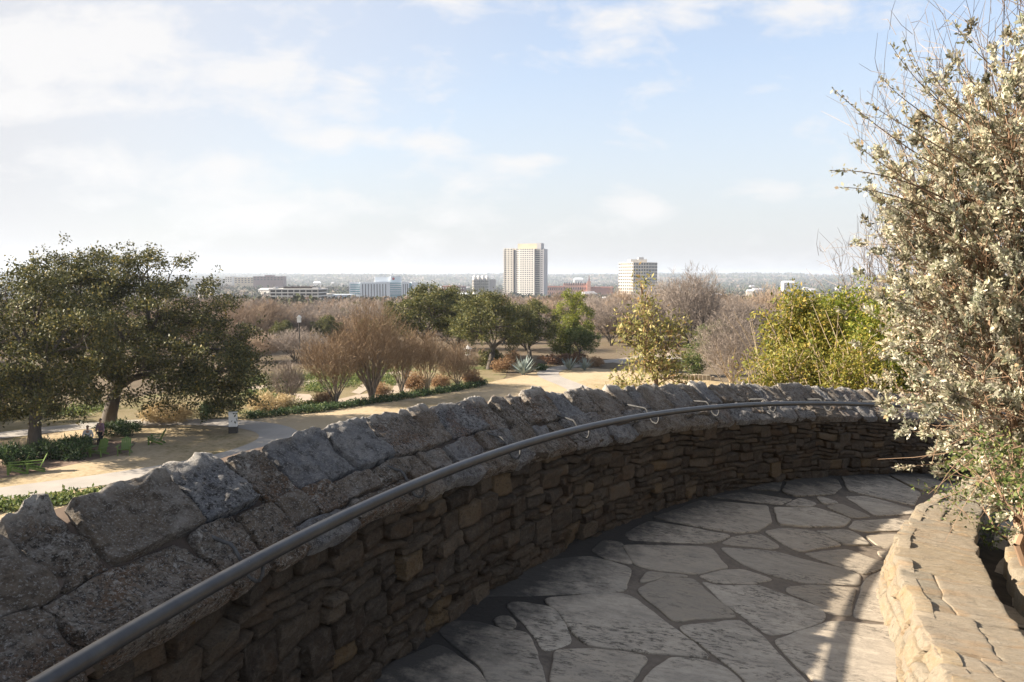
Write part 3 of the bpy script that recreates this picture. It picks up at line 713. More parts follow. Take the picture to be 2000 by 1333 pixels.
    tag(rk.build('rock_edging', M['lowstone'], None, True), 'rough pale rock edging behind the narrow soil trench under the silver bush', 'rock edging')
build_low()

# ------------------------------------------------------------------ vegetation generators
def kmeans(P, k, rng, it=6):
    c = P[rng.choice(len(P), k, replace=False)]
    for _ in range(it):
        d = ((P[:, None] - c[None]) ** 2).sum(-1); a = d.argmin(1)
        for j in range(k):
            if (a == j).any(): c[j] = P[a == j].mean(0)
    return a, c
def branches(rng, root, pts, r0, ks=(5, 4, 4), frac=.55, rmin=.01, wig=.12, start=None, up=.3, sub=4, rexp=.45):
    S = []
    def curve(p, d, q, ra, rb, n=sub):
        L = np.linalg.norm(q - p); c = p + d * L * .45
        t = np.linspace(0, 1, n + 1)[:, None]; B = (1 - t) ** 2 * p + 2 * t * (1 - t) * c + t * t * q
        if n > 1: B[1:-1] += rng.normal(0, wig * L / n * .6, (n - 1, 3))
        r = np.linspace(ra, rb, n + 1)
        for i in range(n): S.append((B[i], B[i + 1], r[i], r[i + 1]))
        d2 = B[-1] - B[-2]; return d2 / (np.linalg.norm(d2) + 1e-9)
    def rec(p, d, P, r, lev):
        if lev >= len(ks) or len(P) <= 2:
            for q in P: curve(p, d, q, max(r * .6, rmin), rmin * .7, 2)
            return
        k = min(ks[lev], len(P)); a, c = kmeans(P, k, rng)
        for j in range(k):
            Q = P[a == j]
            if not len(Q): continue
            tgt = p + (c[j] - p) * frac; rc = max(r * (len(Q) / len(P)) ** rexp, rmin)
            dd = curve(p, (d * (1 - up) + np.array([0, 0, up])), tgt, max(min(r * .9, rc * 1.25), rmin), rc)
            rec(tgt, dd, Q, rc, lev + 1)
    rec(np.asarray(root, float), np.array([0, 0, 1.]) if start is None else np.asarray(start, float), pts, r0, 0)
    a = [np.array([s[i] for s in S]) for i in range(4)]
    return a
def leaves(rng, cent, n, rad, size, elong=.5, flat=.6, upb=.35, dirs=None, fold=False):
    m = len(cent) * n
    c = np.repeat(cent, n, 0); off = rng.normal(0, 1, (m, 3)); off /= np.linalg.norm(off, axis=1)[:, None] + 1e-9
    off *= (rng.random((m, 1)) ** .45) * rad; off[:, 2] *= flat
    p = c + off
    d = rng.normal(0, 1, (m, 3)) + (0 if dirs is None else np.repeat(dirs, n, 0)); d += off / (rad + 1e-9) * .8; d /= np.linalg.norm(d, axis=1)[:, None] + 1e-9
    u = rng.normal(0, 1, (m, 3)); u[:, 2] += upb * 3; s = np.cross(d, u); s /= np.linalg.norm(s, axis=1)[:, None] + 1e-9
    sz = size * rng.uniform(.6, 1.35, (m, 1))
    return leaf_quads(p, d, s, sz, elong)
def leaf_quads(p, d, s, sz, elong):
    m = len(p)
    V = np.stack([p, p + d * sz * .5 + s * sz * elong * .5, p + d * sz, p + d * sz * .5 - s * sz * elong * .5], 1).reshape(-1, 3)
    return V, np.arange(m * 4).reshape(-1, 4)
def lobes(rng, L, n, shell=.55):
    L = np.asarray(L, float); vol = np.prod(L[:, 3:], axis=1) ** (2 / 3); k = rng.choice(len(L), n, p=vol / vol.sum())
    v = rng.normal(0, 1, (n, 3)); v /= np.linalg.norm(v, axis=1)[:, None]
    r = shell + (1 - shell) * rng.random((n, 1)); r = np.where(rng.random((n, 1)) < .3, rng.random((n, 1)) ** .5, r)
    return L[k, :3] + v * r * L[k, 3:]
def build_tree(root_o, rng, pts, trunk_h, r0, bark, leaf, n_leaf, rad, size, ks=(5, 4, 4), elong=.5, flat=.6, lean=(0, 0), rmin=.012, crown='crown', thick=6, root=(0, 0, 0), frac=.55, up=.3, upb=.35, sprig=False):
    mb = MB(); top = np.array([root[0] + lean[0], root[1] + lean[1], root[2] + trunk_h])
    rt = np.array(root, float); mid = (rt + top) / 2 + np.array([lean[0] * -.15, lean[1] * .1, 0])
    mb.tube([rt - [0, 0, .4], rt + [0, 0, .15], mid, top], [r0 * 1.5, r0 * 1.25, r0, r0 * .92], 9)
    st = (top - mid); st /= np.linalg.norm(st)
    a = branches(rng, top, pts, r0 * .9, ks, frac, rmin, start=st, up=up)
    big = a[2] > .035
    mb.segs(a[0][big], a[1][big], a[2][big], a[3][big], thick); mb.segs(a[0][~big], a[1][~big], a[2][~big], a[3][~big], 3)
    mb.build('trunk', bark, root_o, True)
    V, q = leaves(rng, pts, n_leaf, rad, size, elong, flat, upb)
    if sprig:
        cc = pts.mean(0); out_ = pts[np.argsort(-(((pts - cc) / pts.std(0)) ** 2).sum(1))[:len(pts) // 2]]; ex = np.concatenate([out_ + (out_ - cc) * rng.uniform(.02, .13, (len(out_), 1)) + rng.normal(0, .25, out_.shape) for _ in range(2)])
        V2, q2 = leaves(rng, ex, 26, rad * .55, size, elong, 1.0, upb); q = np.concatenate([q, q2 + len(V)]); V = np.concatenate([V, V2])
    mk(crown, V, q, None, leaf, root_o)

# ---- left live oaks
def oak(name, label, loc, lobesL, npts, trunk_h, r0, leaf, n_leaf, rad, size, seed, lean=(0, 0), group=None, rz=0):
    rng = np.random.default_rng(seed); o = thing(name, label, 'tree', loc, rz, group)
    pts = lobes(rng, lobesL, npts); pts[:, 2] = np.maximum(pts[:, 2], .9)
    build_tree(o, rng, pts, trunk_h, r0, M['bark_oak'], leaf, n_leaf, rad, size, (5, 4, 4, 3), .55, .62, lean, sprig=True)
    return o
p1 = G(68, 884); p2 = G(212, 836)
oakA = oak('oak_tree', 'large dark live oak at the left edge with green chairs beneath its trunk', p1,
    [(-1.5, 0, 7, 6.0, 5, 3.6), (-3.5, 1, 5, 4, 4, 3.2), (2.2, -1, 6.0, 3.4, 3.5, 3.2), (.2, 0, 9.2, 2.6, 2.6, 1.9), (-5, 0, 8.2, 3, 3, 2.4), (1.6, -1.5, 3.6, 2.6, 2.5, 1.6), (-3, -.5, 3.4, 3, 3, 1.7), (-1, 1.5, 3.4, 3, 2.5, 1.6)], 380, 2.6, .34, M['leaf_oak'], 135, .72, .17, 21, (.2, 0), 'live oaks beside the chairs')
oakB = oak('oak_tree', 'broad dark live oak with low sweeping limbs, right of the leftmost oak', p2,
    [(3.4, 0, 7.0, 5.6, 5, 4.0), (6.6, -.5, 5.0, 4.0, 4, 3.4), (-1.2, 0, 8.0, 3.8, 4, 3.2), (2.4, 0, 10.4, 3.3, 3.2, 1.7), (8.2, -1, 3.4, 2.6, 3, 2.2), (1, -3, 5.0, 3, 2.5, 2.6), (-1, 0, 10.2, 2.4, 2.4, 1.8), (-2.2, .5, 4.4, 2.6, 2.6, 2.0), (4.5, -2, 3.6, 3, 2.5, 1.8)], 540, 2.2, .45, M['leaf_oak'], 135, .72, .175, 22, (.5, 0), 'live oaks beside the chairs')

# the neighbouring oaks beyond the picture's left edge, whose long shade lies over the lawn
for x, y, rz, sc, lb in ((-44, 46, 1.0, (.9, .9, .8), 'nearest of the live oaks standing left of the picture, shading the green chairs'), (-50, 56, 2.6, (1, 1, .9), 'farther live oak standing left of the picture'), (-38, 37, 4.0, (.7, .7, .6), 'smallest live oak left of the picture, shading the near path')):
    copy_thing(oakA, lb, (x, y, GZ), rz, sc, 'live oaks left of the picture')
# ---- distant evergreen oaks of the middle ground
mid = []
def at_base(px, py): return G(px, py)
oakC = oak('oak_tree', 'dark round live oak with forked trunk, right of the small green lantern', at_base(956, 722),
    [(0, 0, 5.4, 4.2, 4, 2.6), (-1.8, 0, 5.0, 2.8, 3, 2.2), (2.6, 0, 4.6, 3.0, 3, 2.3), (0, 0, 6.6, 2.4, 2.4, 1.3)], 150, 1.8, .28, M['leaf_oak_olive'], 130, .7, .19, 31, (.3, 0), 'evergreen oaks in the middle of the garden')
oakC.scale = (1.12, 1.12, 1.05)
copy_thing(oakC, 'dark live oak spreading between the forked oak and the bright green tree', at_base(1035, 712), 1.9, (.95, 1, .92))
copy_thing(oakC, 'olive topped live oak rising behind the tall brown crape myrtle', at_base(838, 706), 3.6, (1.3, 1.2, 1.14))
copy_thing(oakC, 'dark live oak left of the forked oak, behind the smaller bare crape myrtles', at_base(895, 702), 5.0, (1.15, 1.1, 1.1))
copy_thing(oakC, 'small dark green oak crown poking out of the brown woods below the banded office', [*G(640, 668)[:2], -9.5], .7, (.62, .62, .7))
# bright green lobed tree and its darker neighbour
rng = np.random.default_rng(41)
o = thing('evergreen_tree', 'bright yellow green upright tree in front of the tall tower', 'tree', at_base(1112, 705))
pts = lobes(rng, [(0, 0, 5.5, 2.3, 2.2, 2.6), (-.9, 0, 3.2, 2.2, 2, 2.2), (.3, 0, 7.8, 1.5, 1.5, 1.3), (1.4, 0, 5, 1.8, 1.8, 2), (-.2, 0, 2.0, 2.0, 1.8, 1.4)], 120, .7)
build_tree(o, rng, pts, 1.2, .2, M['bark_oak'], M['leaf_bright'], 150, .55, .17, (4, 4, 3), .6, .9)
o = thing('evergreen_tree', 'short rounded dark green tree behind the pale agaves', 'tree', at_base(1132, 708))
pts = lobes(rng, [(0, 0, 2.9, 1.9, 1.8, 1.5), (1.1, 0, 2.6, 1.3, 1.3, 1.2)], 70, .6)
build_tree(o, rng, pts, 1.0, .12, M['bark_oak'], M['leaf_green'], 130, .5, .17, (4, 4, 3), .6, .8)

# ---- bare crape myrtles: many upright twigs from several stems
def vase_tree(name, label, loc, w, h, seed, n=620, twig='twig_crape', stems=7, low=.28, tl=.5, tr=.011, group=None, cat='tree', spread=.35, tw=6, bark='bark_crape', fan=.5):
    rng = np.random.default_rng(seed); o = thing(name, label, cat, loc, 0, group)
    v = rng.normal(0, 1, (n * 4, 3)); v /= np.linalg.norm(v, axis=1)[:, None]; v *= rng.random((n * 4, 1)) ** .38
    P = np.c_[v[:, 0] * w / 2, v[:, 1] * w / 2, h * (low + (1 - low) * (.5 + v[:, 2] * .5))][:n]
    pts = P * (1 + .08 * rng.normal(0, 1, (n, 1)))
    mb = MB(); tb = MB(); a_, c_ = kmeans(pts, stems, rng)
    for j in range(stems):
        Q = pts[a_ == j]
        if len(Q) < 3: continue
        base = np.array([*(rng.normal(0, .05, 2) + c_[j, :2] * .04), -.1])
        a = branches(rng, base, Q, .085 * h / 7, (3, 4, 4), .5, tr, start=np.array([c_[j, 0] * spread / w, c_[j, 1] * spread / w, 1.]), up=.45, sub=5, wig=.09)
        b = a[2] > .03
        mb.segs(a[0][b], a[1][b], a[2][b], a[3][b], 6); tb.segs(a[0][~b], a[1][~b], a[2][~b], a[3][~b], 3)
    if mb.n: mb.build('trunk', M[bark], o)
    c = np.repeat(pts, tw, 0); d = rng.normal(0, fan, c.shape); d[:, 2] += .9
    d += (c - np.array([0, 0, h * .3])) / np.array([w, w, h]) * 1.2; d /= np.linalg.norm(d, axis=1)[:, None]
    L = tl * rng.uniform(.5, 1.4, (len(c), 1)); p0 = c + rng.normal(0, .12, c.shape); midp = p0 + d * L * .5 + rng.normal(0, .03, c.shape); d2 = d + rng.normal(0, .3, c.shape)
    k = np.full(len(c), tr)
    tb.segs(p0, midp, k, k * .85, 3); tb.segs(midp, midp + d2 * L * .5, k * .85, k * .5, 3)
    tb.build('crown', M[twig], o)
    return o
cg = 'bare crape myrtles along the lawn'
def vt(px, pbase, ptop, pw, **k):
    b = G(px, pbase); s = b[1] / F_PX
    return b, pw * s * 1.05, (pbase - ptop) * s
b, w, h = vt(655, 790, 655, 128); cr1 = vase_tree('crape_myrtle', 'low spreading bare crape myrtle with wide forked stems, left of the tall one', b, w, h, 51, 620, group=cg, stems=6, spread=.9, low=.36, fan=.7)
b, w, h = vt(727, 784, 600, 128); cr2 = vase_tree('crape_myrtle', 'tallest bare brown crape myrtle with a tight bundle of upright stems', b, w, h, 52, 900, group=cg, stems=9, spread=.25, low=.27, fan=.6)
b, w, h = vt(785, 774, 650, 84); cr3 = vase_tree('crape_myrtle', 'slender bare crape myrtle just right of the tallest one', b, w, h, 53, 420, group=cg, stems=5, low=.4, fan=.65)
b, w, h = vt(834, 766, 655, 88); cr4 = vase_tree('crape_myrtle', 'bare crape myrtle with pale whitish stems by the brown shrubs', b, w, h, 54, 440, group=cg, stems=5, low=.42, fan=.65, bark='twig_tan')
b, w, h = vt(893, 757, 675, 84); cr5 = vase_tree('crape_myrtle', 'rightmost small bare crape myrtle below the green lantern', b, w, h, 55, 420, group=cg, stems=6, low=.2)
b, w, h = vt(562, 792, 712, 74); cr6 = vase_tree('crape_myrtle', 'small pinkish bare crape myrtle left of the gravel patch', b, w, h, 56, 300, group=cg, stems=5, low=.2, twig='twig_grey')
b = G(1428, 752); s = b[1] / F_PX; cr7 = vase_tree('crape_myrtle', 'round bare crape myrtle with pale stems beyond the parapet, beside the yellow green shrubs', b, 150 * s, 142 * s, 57, 900, group=cg, stems=7, low=.13, twig='twig_grey', spread=.8, fan=.8, bark='twig_tan')

# ---- larger bare trees behind the garden
def bare_proto(seed, w=9, h=10, n=760, twig='twig_grey', low=.3):
    rng = np.random.default_rng(seed); return vase_tree('bare_tree', 'x', (0, 0, 0), w, h, seed, n, twig, 4, low, .9, .022, None, 'tree', .5, 6, 'bark_oak', .75)
protos = [bare_proto(61), bare_proto(62, 11, 9.5), bare_proto(63, 8, 10, 700, 'twig_rust'), bare_proto(64, 10, 8.5, 700, 'twig_rust', .22)]
used = [False] * 4
def bare(k, px, ptop, dist, wpx, label):
    x = (px - 1000) / F_PX * dist; z0 = float(height(np.array(x), np.array(dist))); ztop = CAM_H + (YH - ptop) / F_PX * dist
    h0 = (10, 9.5, 10, 8.5)[k]; w0 = (9, 11, 8, 10)[k]
    sc = (wpx * dist / F_PX / w0, wpx * dist / F_PX / w0, max((ztop - z0) / h0, .3)); rz = RNG.uniform(0, 6.28)
    if not used[k]:
        o = protos[k]; used[k] = True; o.location = (x, dist, z0); o.rotation_euler.z = rz; o.scale = sc; o['label'] = label
    else: o = copy_thing(protos[k], label, (x, dist, z0), rz, sc)
    o['group'] = 'bare winter trees behind the garden'; return o
BT = [
 (0, 1352, 541, 118, 120, 'tallest bare grey tree, rust tinged on top, just right of the octagonal tower'),
 (1, 1290, 560, 128, 120, 'bare grey tree directly below the octagonal tower'),
 (1, 1195, 588, 125, 120, 'wide bare tan tree between the bright green tree and the small yellow leaved tree'),
 (2, 1215, 572, 150, 60, 'rust topped bare tree at the left foot of the octagonal tower'),
 (1, 1440, 584, 132, 110, 'bare grey tree behind the round bare crape myrtle'),
 (3, 1500, 570, 150, 90, 'low rust brown bare tree left of the yellow green shrubs'),
 (2, 1405, 575, 170, 70, 'bare rust tree in front of the white hillside houses'),
 (3, 470, 598, 112, 110, 'reddish bare tree beside the right side of the big live oak'),
 (2, 520, 592, 125, 90, 'rust brown bare tree under the left end of the dark banded office'),
 (0, 585, 610, 130, 90, 'grey bare tree with the white bird house in front'),
 (1, 660, 600, 140, 110, 'pale grey bare tree below the low white parking deck'),
 (1, 575, 648, 96, 120, 'dark grey low bare tree left of the spreading crape myrtle'),
 (3, 500, 655, 96, 100, 'brown bare tree filling the gap right of the big oak low down'),
 (0, 620, 665, 88, 80, 'bare greyish tree directly above the small pinkish crape myrtle'),
 (3, 435, 610, 130, 90, 'reddish bare tree half hidden behind the big live oak'),
 (1, 735, 592, 160, 120, 'grey bare tree behind the crown of the tallest crape myrtle'),
 (0, 1010, 592, 170, 90, 'pale bare tree at the foot of the tall tower'),
 (2, 1085, 598, 160, 60, 'thin bare tree left of the bright green tree at the tower foot'),
]
for a in BT: bare(*a)
def massed():
    rng = np.random.default_rng(171); L = []; k = 0
    while len(L) < 210 and k < 9000:
        k += 1; a = math.radians(rng.uniform(-40, 38)); r = math.sqrt(rng.uniform(112 ** 2, 245 ** 2)); q = np.array([r * math.sin(a), r * math.cos(a)])
        if all(np.hypot(*(q - p)) > 6.0 for p in L): L.append(q)
    for i, q in enumerate(L):
        z = float(height(np.array(q[0]), np.array(q[1]))); f = np.interp(np.hypot(*q), [112, 245], [.55, .85]) * rng.uniform(.8, 1.2)
        if i % 4 == 3: copy_thing(oakC, 'one of the dark evergreen crowns scattered among the massed bare woods beyond the garden', (*q, z), rng.uniform(0, 6.28), (.75 * f * 1.3, .75 * f * 1.3, .8 * f * 1.2), 'evergreens scattered in the bare woods')
        else: copy_thing(protos[int(rng.integers(0, 4))], 'one of the bare brown trees massed together in the woods beyond the garden', (*q, z), rng.uniform(0, 6.28), (1.0 * rng.uniform(.85, 1.25), 1.0 * rng.uniform(.85, 1.25), f), 'massed bare trees of the woods')
massed()
# bare trees right behind the silver bush, on the hill
def near_bare(px, ptop, dist, w, label, seed, n=420, tr=.009):
    x = (px - 1000) / F_PX * dist; z0 = float(height(np.array(x), np.array(dist))); h = CAM_H + (YH - ptop) / F_PX * dist - z0
    return vase_tree('bare_tree', label, (x, dist, z0), w, h, seed, n, 'twig_grey', 4, .3, .7, tr, 'bare trees behind the silver bush', 'tree', .6, 5, 'bark_oak', .8)
near_bare(1790, 400, 30, 6.5, 'bare greyish tree leaning out behind the middle of the silver bush', 71, 420)
near_bare(2020, -40, 15, 6.0, 'tall bare dark twigged tree in the upper right corner above the silver bush', 72, 420, .006)

# ---- far woods as one mass
def far_woods():
    rng = np.random.default_rng(77); V = []; Q = []; T = []; Cc = []; nv = 0
    pal = np.array([(.17, .125, .09), (.2, .155, .125), (.14, .11, .09), (.05, .056, .026), (.21, .135, .085), (.033, .044, .021), (.18, .15, .13)])
    def add(n, r0, r1, nq, sz, hgt, rad, amax=46, green=None):
        nonlocal nv
        ang = np.radians(rng.uniform(-amax, amax, n)); r = np.sqrt(rng.uniform(r0 ** 2, r1 ** 2, n)); x = r * np.sin(ang); y = r * np.cos(ang); z = height(x, y)
        hh = hgt * rng.uniform(.65, 1.25, n); rr = rad * rng.uniform(.7, 1.3, n)
        pi = rng.choice(len(pal), n, p=([0, 0, 0, .5, 0, .5, 0] if green else [.25, .25, .2, 0, .12, 0, .18] if sz < 2 else [.17, .15, .14, .2, .05, .2, .09] if sz < 4 else [.08, .08, .12, .34, .02, .3, .06])); base = pal[pi] * rng.uniform(.8, 1.2, (n, 1))
        m = n * nq; v = rng.normal(0, 1, (m, 3)); v /= np.linalg.norm(v, axis=1)[:, None]; v *= rng.random((m, 1)) ** .33
        c = np.repeat(np.c_[x, y, z + hh * .55], nq, 0) + v * np.repeat(np.c_[rr, rr, hh * .47], nq, 0)
        d = rng.normal(0, .6, (m, 3)); d[:, 2] += .7; d /= np.linalg.norm(d, axis=1)[:, None]; s = np.cross(d, rng.normal(0, 1, (m, 3))); s /= np.linalg.norm(s, axis=1)[:, None]
        szz = sz * rng.uniform(.6, 1.4, (m, 1))
        el = np.repeat(np.where(np.isin(pi, [3, 5]), .7, .09 if sz < 2 else .3), nq)[:, None]
        vv, q = leaf_quads(c - d * szz * .5, d, s, szz, el)
        V.append(vv); Q.append(q + nv); nv += len(vv); Cc.append(np.repeat(np.repeat(base, nq, 0), 4, 0))
    add(900, 225, 330, 420, 1.0, 8.0, 4.8); add(90, 225, 330, 420, .5, 7.0, 3.8, 46, True); add(2600, 330, 800, 50, 2.6, 9, 5); add(5000, 800, 2000, 18, 4.5, 10, 8); add(6500, 2000, 4400, 8, 10, 11, 16, 40); add(7000, 4400, 8300, 6, 18, 14, 34, 38)
    t = NT('far_foliage'); at = t.n('ShaderNodeVertexColor'); at.layer_name = 'tint'; m = t.fin(at.outputs['Color'], .9, 0, .1)
    tag(mk('woods', np.concatenate(V), np.concatenate(Q), None, m, None, colors=np.concatenate(Cc)), 'hazy brown and green winter woods covering the plain out to the far ridge', 'woods', kind='stuff')
far_woods()

# ---- shrubs
def shrub(name, label, loc, L, npts, leaf, n_leaf, rad, size, seed, elong=.5, cat='shrub', group=None, twig='twig_tan', flat=.7, rm=.008, r0=.05, shell=.5, upb=.35):
    rng = np.random.default_rng(seed); o = thing(name, label, cat, loc, 0, group); pts = lobes(rng, L, npts, shell)
    pts[:, 2] = np.maximum(pts[:, 2], .1)
    a = branches(rng, (0, 0, -.15), pts, r0, (5, 4, 3), .5, rm, up=.35)
    MB().segs(a[0], a[1], a[2], a[3], 4).build('stem', M[twig], o)
    V, q = leaves(rng, pts, n_leaf, rad, size, elong, flat, upb); mk('foliage', V, q, None, M[leaf], o)
    return o
sg = 'dark leafy shrubs under the oaks'
shA = shrub('shrub', 'wide glossy dark shrub at the foot of the second oak trunk', G(246, 852), [(0, 0, .45, 1.6, .8, .5), (-1, 0, .4, .9, .7, .42)], 60, 'leaf_dark', 60, .3, .17, 81, .35, group=sg)
copy_thing(shA, 'dark shrub just right of the leftmost oak trunk', G(100, 897), .4, (.85, 1, 1.1))
copy_thing(shA, 'dark shrub behind the row of shaded green chairs', G(146, 893), 2.0, (.8, 1, 1.2))
copy_thing(shA, 'dark shrub behind the pair of sunlit green chairs at the left edge', G(14, 912), 3.0, (.8, .9, 1.2))
copy_thing(shA, 'small dark shrub on the path edge under the drooping oak limb, beside the white pedestal', G(415, 818), 1.0, (.6, .8, 1.3))
shrub('ornamental_grass', 'tan dry grass mound seen under the oak limbs', G(322, 824), [(0, 0, .6, 2.4, 1.2, .7)], 90, 'leaf_straw', 40, .3, .35, 82, .12, 'grass mound', group='dry grass mounds', upb=0)
shrub('ornamental_grass', 'yellowish dry grass mound right of the white pedestal', G(525, 800), [(0, 0, .5, 2.2, 1.2, .7)], 80, 'leaf_straw', 40, .3, .35, 83, .12, 'grass mound', group='dry grass mounds', upb=0)
shrub('ornamental_grass', 'rusty dry grass tuft between the two left crape myrtle trunks', G(632, 790), [(0, 0, .4, .9, .6, .5)], 40, 'leaf_brown', 40, .25, .3, 84, .12, 'grass mound', group='dry grass mounds', upb=0)
shrub('ornamental_grass', 'rusty dry grass tuft just right of the tallest crape myrtle trunk', G(745, 776), [(0, 0, .5, .8, .6, .6)], 40, 'leaf_brown', 40, .25, .3, 85, .12, 'grass mound', group='dry grass mounds', upb=0)
bs = 'russet dry shrubs along the hedge'
bsh = shrub('shrub', 'russet dry shrub left of the pale stemmed crape myrtle', G(812, 766), [(0, 0, .9, 1.3, .8, .9)], 70, 'leaf_brown', 45, .3, .24, 86, .2, group=bs)
copy_thing(bsh, 'russet dry shrub right of the pale stemmed crape myrtle', G(862, 760), 1.2, (1.1, 1, .75))
copy_thing(bsh, 'russet dry shrub at the right end of the green hedge', G(922, 753), 2.2, (1.0, 1, .85))
copy_thing(bsh, 'orange brown dry shrub left of the largest agave', G(984, 728), 3.3, (1.2, 1, .9))
copy_thing(bsh, 'brown dry shrub behind the largest agave', G(1000, 716), 4.4, (1.3, 1, 1.0))
copy_thing(bsh, 'brown dry shrub right of the short rounded dark green tree', G(1165, 716), 5.0, (1.0, 1, .6))
shrub('shrub', 'dark green shrub in the shade under the forked oak', G(957, 720), [(0, 0, 1.2, 1.6, 1.2, 1.1)], 60, 'leaf_oak_olive', 60, .4, .2, 87)
shrub('shrub', 'low dark red brown hedge shrub left of the two pale agaves', G(1095, 712), [(0, 0, .6, 2.6, 1, .6), (1.8, 0, .7, 1.6, 1, .7)], 90, 'leaf_redbrown', 50, .35, .2, 88)
shrub('shrub', 'tiny dark green shrub between the largest agave and the path', G(1058, 725), [(0, 0, .4, .6, .5, .4)], 24, 'leaf_dark', 40, .25, .16, 89)
shrub('shrub', 'mid green shrub mass left of the round bare crape myrtle', G(1362, 735), [(0, 0, 2, 1.5, 1.5, 2), (-.8, 0, 1.2, 1.4, 1.2, 1.2), (.5, 0, 3.8, 1.0, 1, 1.6)], 90, 'leaf_green', 60, .45, .2, 90)
shrub('shrub', 'small olive shrub behind the low stone ledge', G(1300, 727), [(0, 0, .7, 1.8, 1, .7)], 60, 'leaf_oak_olive', 50, .35, .18, 92)
# low green hedge edging the lawn
def hedge():
    rng = np.random.default_rng(93); P = np.array([G(a, b)[:2] for a, b in ((478, 820), (560, 811), (620, 805), (700, 793), (770, 783), (860, 769), (925, 757), (945, 751))])
    d = np.r_[0, np.cumsum(np.hypot(*np.diff(P, axis=0).T))]; s = np.linspace(0, d[-1], 620); s = np.clip(s + rng.normal(0, .1, 620), 0, d[-1])
    c = np.c_[np.interp(s, d, P[:, 0]), np.interp(s, d, P[:, 1]), np.full(620, GZ + .2)] + np.c_[rng.normal(0, .28, (620, 2)), rng.uniform(-.12, .22, 620)]
    h = thing('hedge', 'low dark green clipped hedge edging the tan lawn below the crape myrtles', 'hedge', (*P[3], GZ)); V, q = leaves(rng, c - [*P[3], GZ], 26, .3, .15, .5, .8); mk('foliage', V, q, None, M['leaf_dark'], h)
    mbx = MB(); mbx.segs(c - [*P[3], GZ] - [0, 0, .3], c - [*P[3], GZ], np.full(620, .012), np.full(620, .006)); mbx.build('stem', M['twig_bush'], h)
hedge()
def green_beds():
    rng = np.random.default_rng(94); cs = []
    for (a0, b0, a1, b1, n) in ((480, 745, 690, 735, 260), (600, 760, 700, 745, 200), (690, 735, 790, 745, 160), (640, 728, 800, 722, 160), (480, 775, 560, 765, 120), (-100, 820, 220, 800, 260), (560, 800, 640, 790, 60), (-150, 1012, 210, 972, 240)):
        for _ in range(n):
            t = rng.random(); q = G(a0 + (a1 - a0) * t + rng.normal(0, 8), b0 + (b1 - b0) * t + rng.normal(0, 5)); cs.append((q[0], q[1], GZ + .15))
    V, q = leaves(rng, np.array(cs), 22, .45, .2, .5, .5); tag(mk('ground_cover', V, q, None, M['leaf_green']), 'patchy low green planting filling the formal garden beds', 'ground cover', kind='stuff')
green_beds()
# agaves
def agave(label, loc, h, n, seed):
    rng = np.random.default_rng(seed); o = thing('agave', label, 'agave', loc, 0, 'pale spiky agaves by the path'); mb = MB()
    for i in range(n):
        a = i * 2.4 + rng.normal(0, .1); k = i / n; el = math.radians(15 + 68 * k + rng.normal(0, 5)); L = h * (1.0 + .15 * rng.normal()); d = np.array([math.cos(a) * math.cos(el), math.sin(a) * math.cos(el), math.sin(el)]); sd = np.array([-math.sin(a), math.cos(a), 0])
        up = np.cross(sd, d); V = []
        for t, w in ((0, .07), (.3, .11), (.6, .085), (.85, .04), (1, .004)):
            c = d * L * t + np.array([0, 0, .1 + .12 * L * t * t * (1 - k)]); ww = w * h * .6; V += [c - sd * ww + up * ww * -.35, c + up * ww * .25 * 0 - up * ww * .0, c + sd * ww + up * ww * -.35]
        q = [(3 * j + m, 3 * j + m + 1, 3 * j + m + 4, 3 * j + m + 3) for j in range(4) for m in (0, 1)]; mb.add(V, q)
    mb.build('leaf_rosette', M['leaf_agave'], o)
    cc = MB(); cc.lathe([(.001, 0), (.16 * h * .6, .02), (.2 * h * .6, .25 * h), (.02, .45 * h)], 10); cc.build('heart', M['leaf_agave'], o, True)
agave('largest pale spiky agave at the end of the russet shrubs', G(1022, 733), 1.9, 44, 1); agave('left one of the two blue green agaves beside the curving path', G(1112, 724), 1.4, 36, 2); agave('right one of the two blue green agaves, below the short rounded tree', G(1142, 724), 1.3, 36, 3)

# ---- shrubs just beyond the parapet on the right
yg = 'yellow green shrubs beyond the parapet'
def hill(px, dist):
    x = (px - 1000) / F_PX * dist; return np.array([x, dist, float(height(np.array(x), np.array(dist)))])
def hsh(px, dist, ptop, wpx, label, seed, npts, leaf, nl, size, elong, twig='twig_tan', shell=.25, low=.0, name='shrub'):
    b = hill(px, dist); zt = CAM_H + (YH - ptop) / F_PX * dist - b[2]; w = wpx * dist / F_PX / 2
    rng = np.random.default_rng(seed + 500); L = [(0, 0, zt * .55, w, w * .8, zt * .42)]
    for _ in range(6):
        L.append((rng.uniform(-.6, .6) * w, rng.uniform(-.4, .4) * w, zt * rng.uniform(.45, .82), w * .45, w * .45, zt * .18))
    return shrub(name, label, b, L, npts, leaf, nl, .24, size, seed, elong, twig=twig, shell=shell, r0=.04, rm=.007, flat=.9, group=yg)
hsh(1560, 14.5, 545, 185, 'dense yellow green shrub with slanting bare stems, left one of its thicket', 101, 300, 'leaf_yellow', 70, .08, .4)
hsh(1665, 15.5, 532, 170, 'bright green leafy shrub in the middle of the thicket with a rounded top', 102, 320, 'leaf_yellowgreen', 70, .08, .4)
hsh(1740, 13.5, 560, 150, 'yellow green shrub half hidden behind the silver bush', 103, 260, 'leaf_yellowgreen', 70, .08, .4)
hsh(1520, 12.5, 660, 150, 'low straggly olive shrub along the top of the parapet', 104, 200, 'leaf_yellow', 34, .06, .4)
hsh(1690, 12.0, 640, 190, 'low tangled yellow green shrub with many bare stems behind the parapet', 105, 260, 'leaf_yellow', 30, .06, .35)
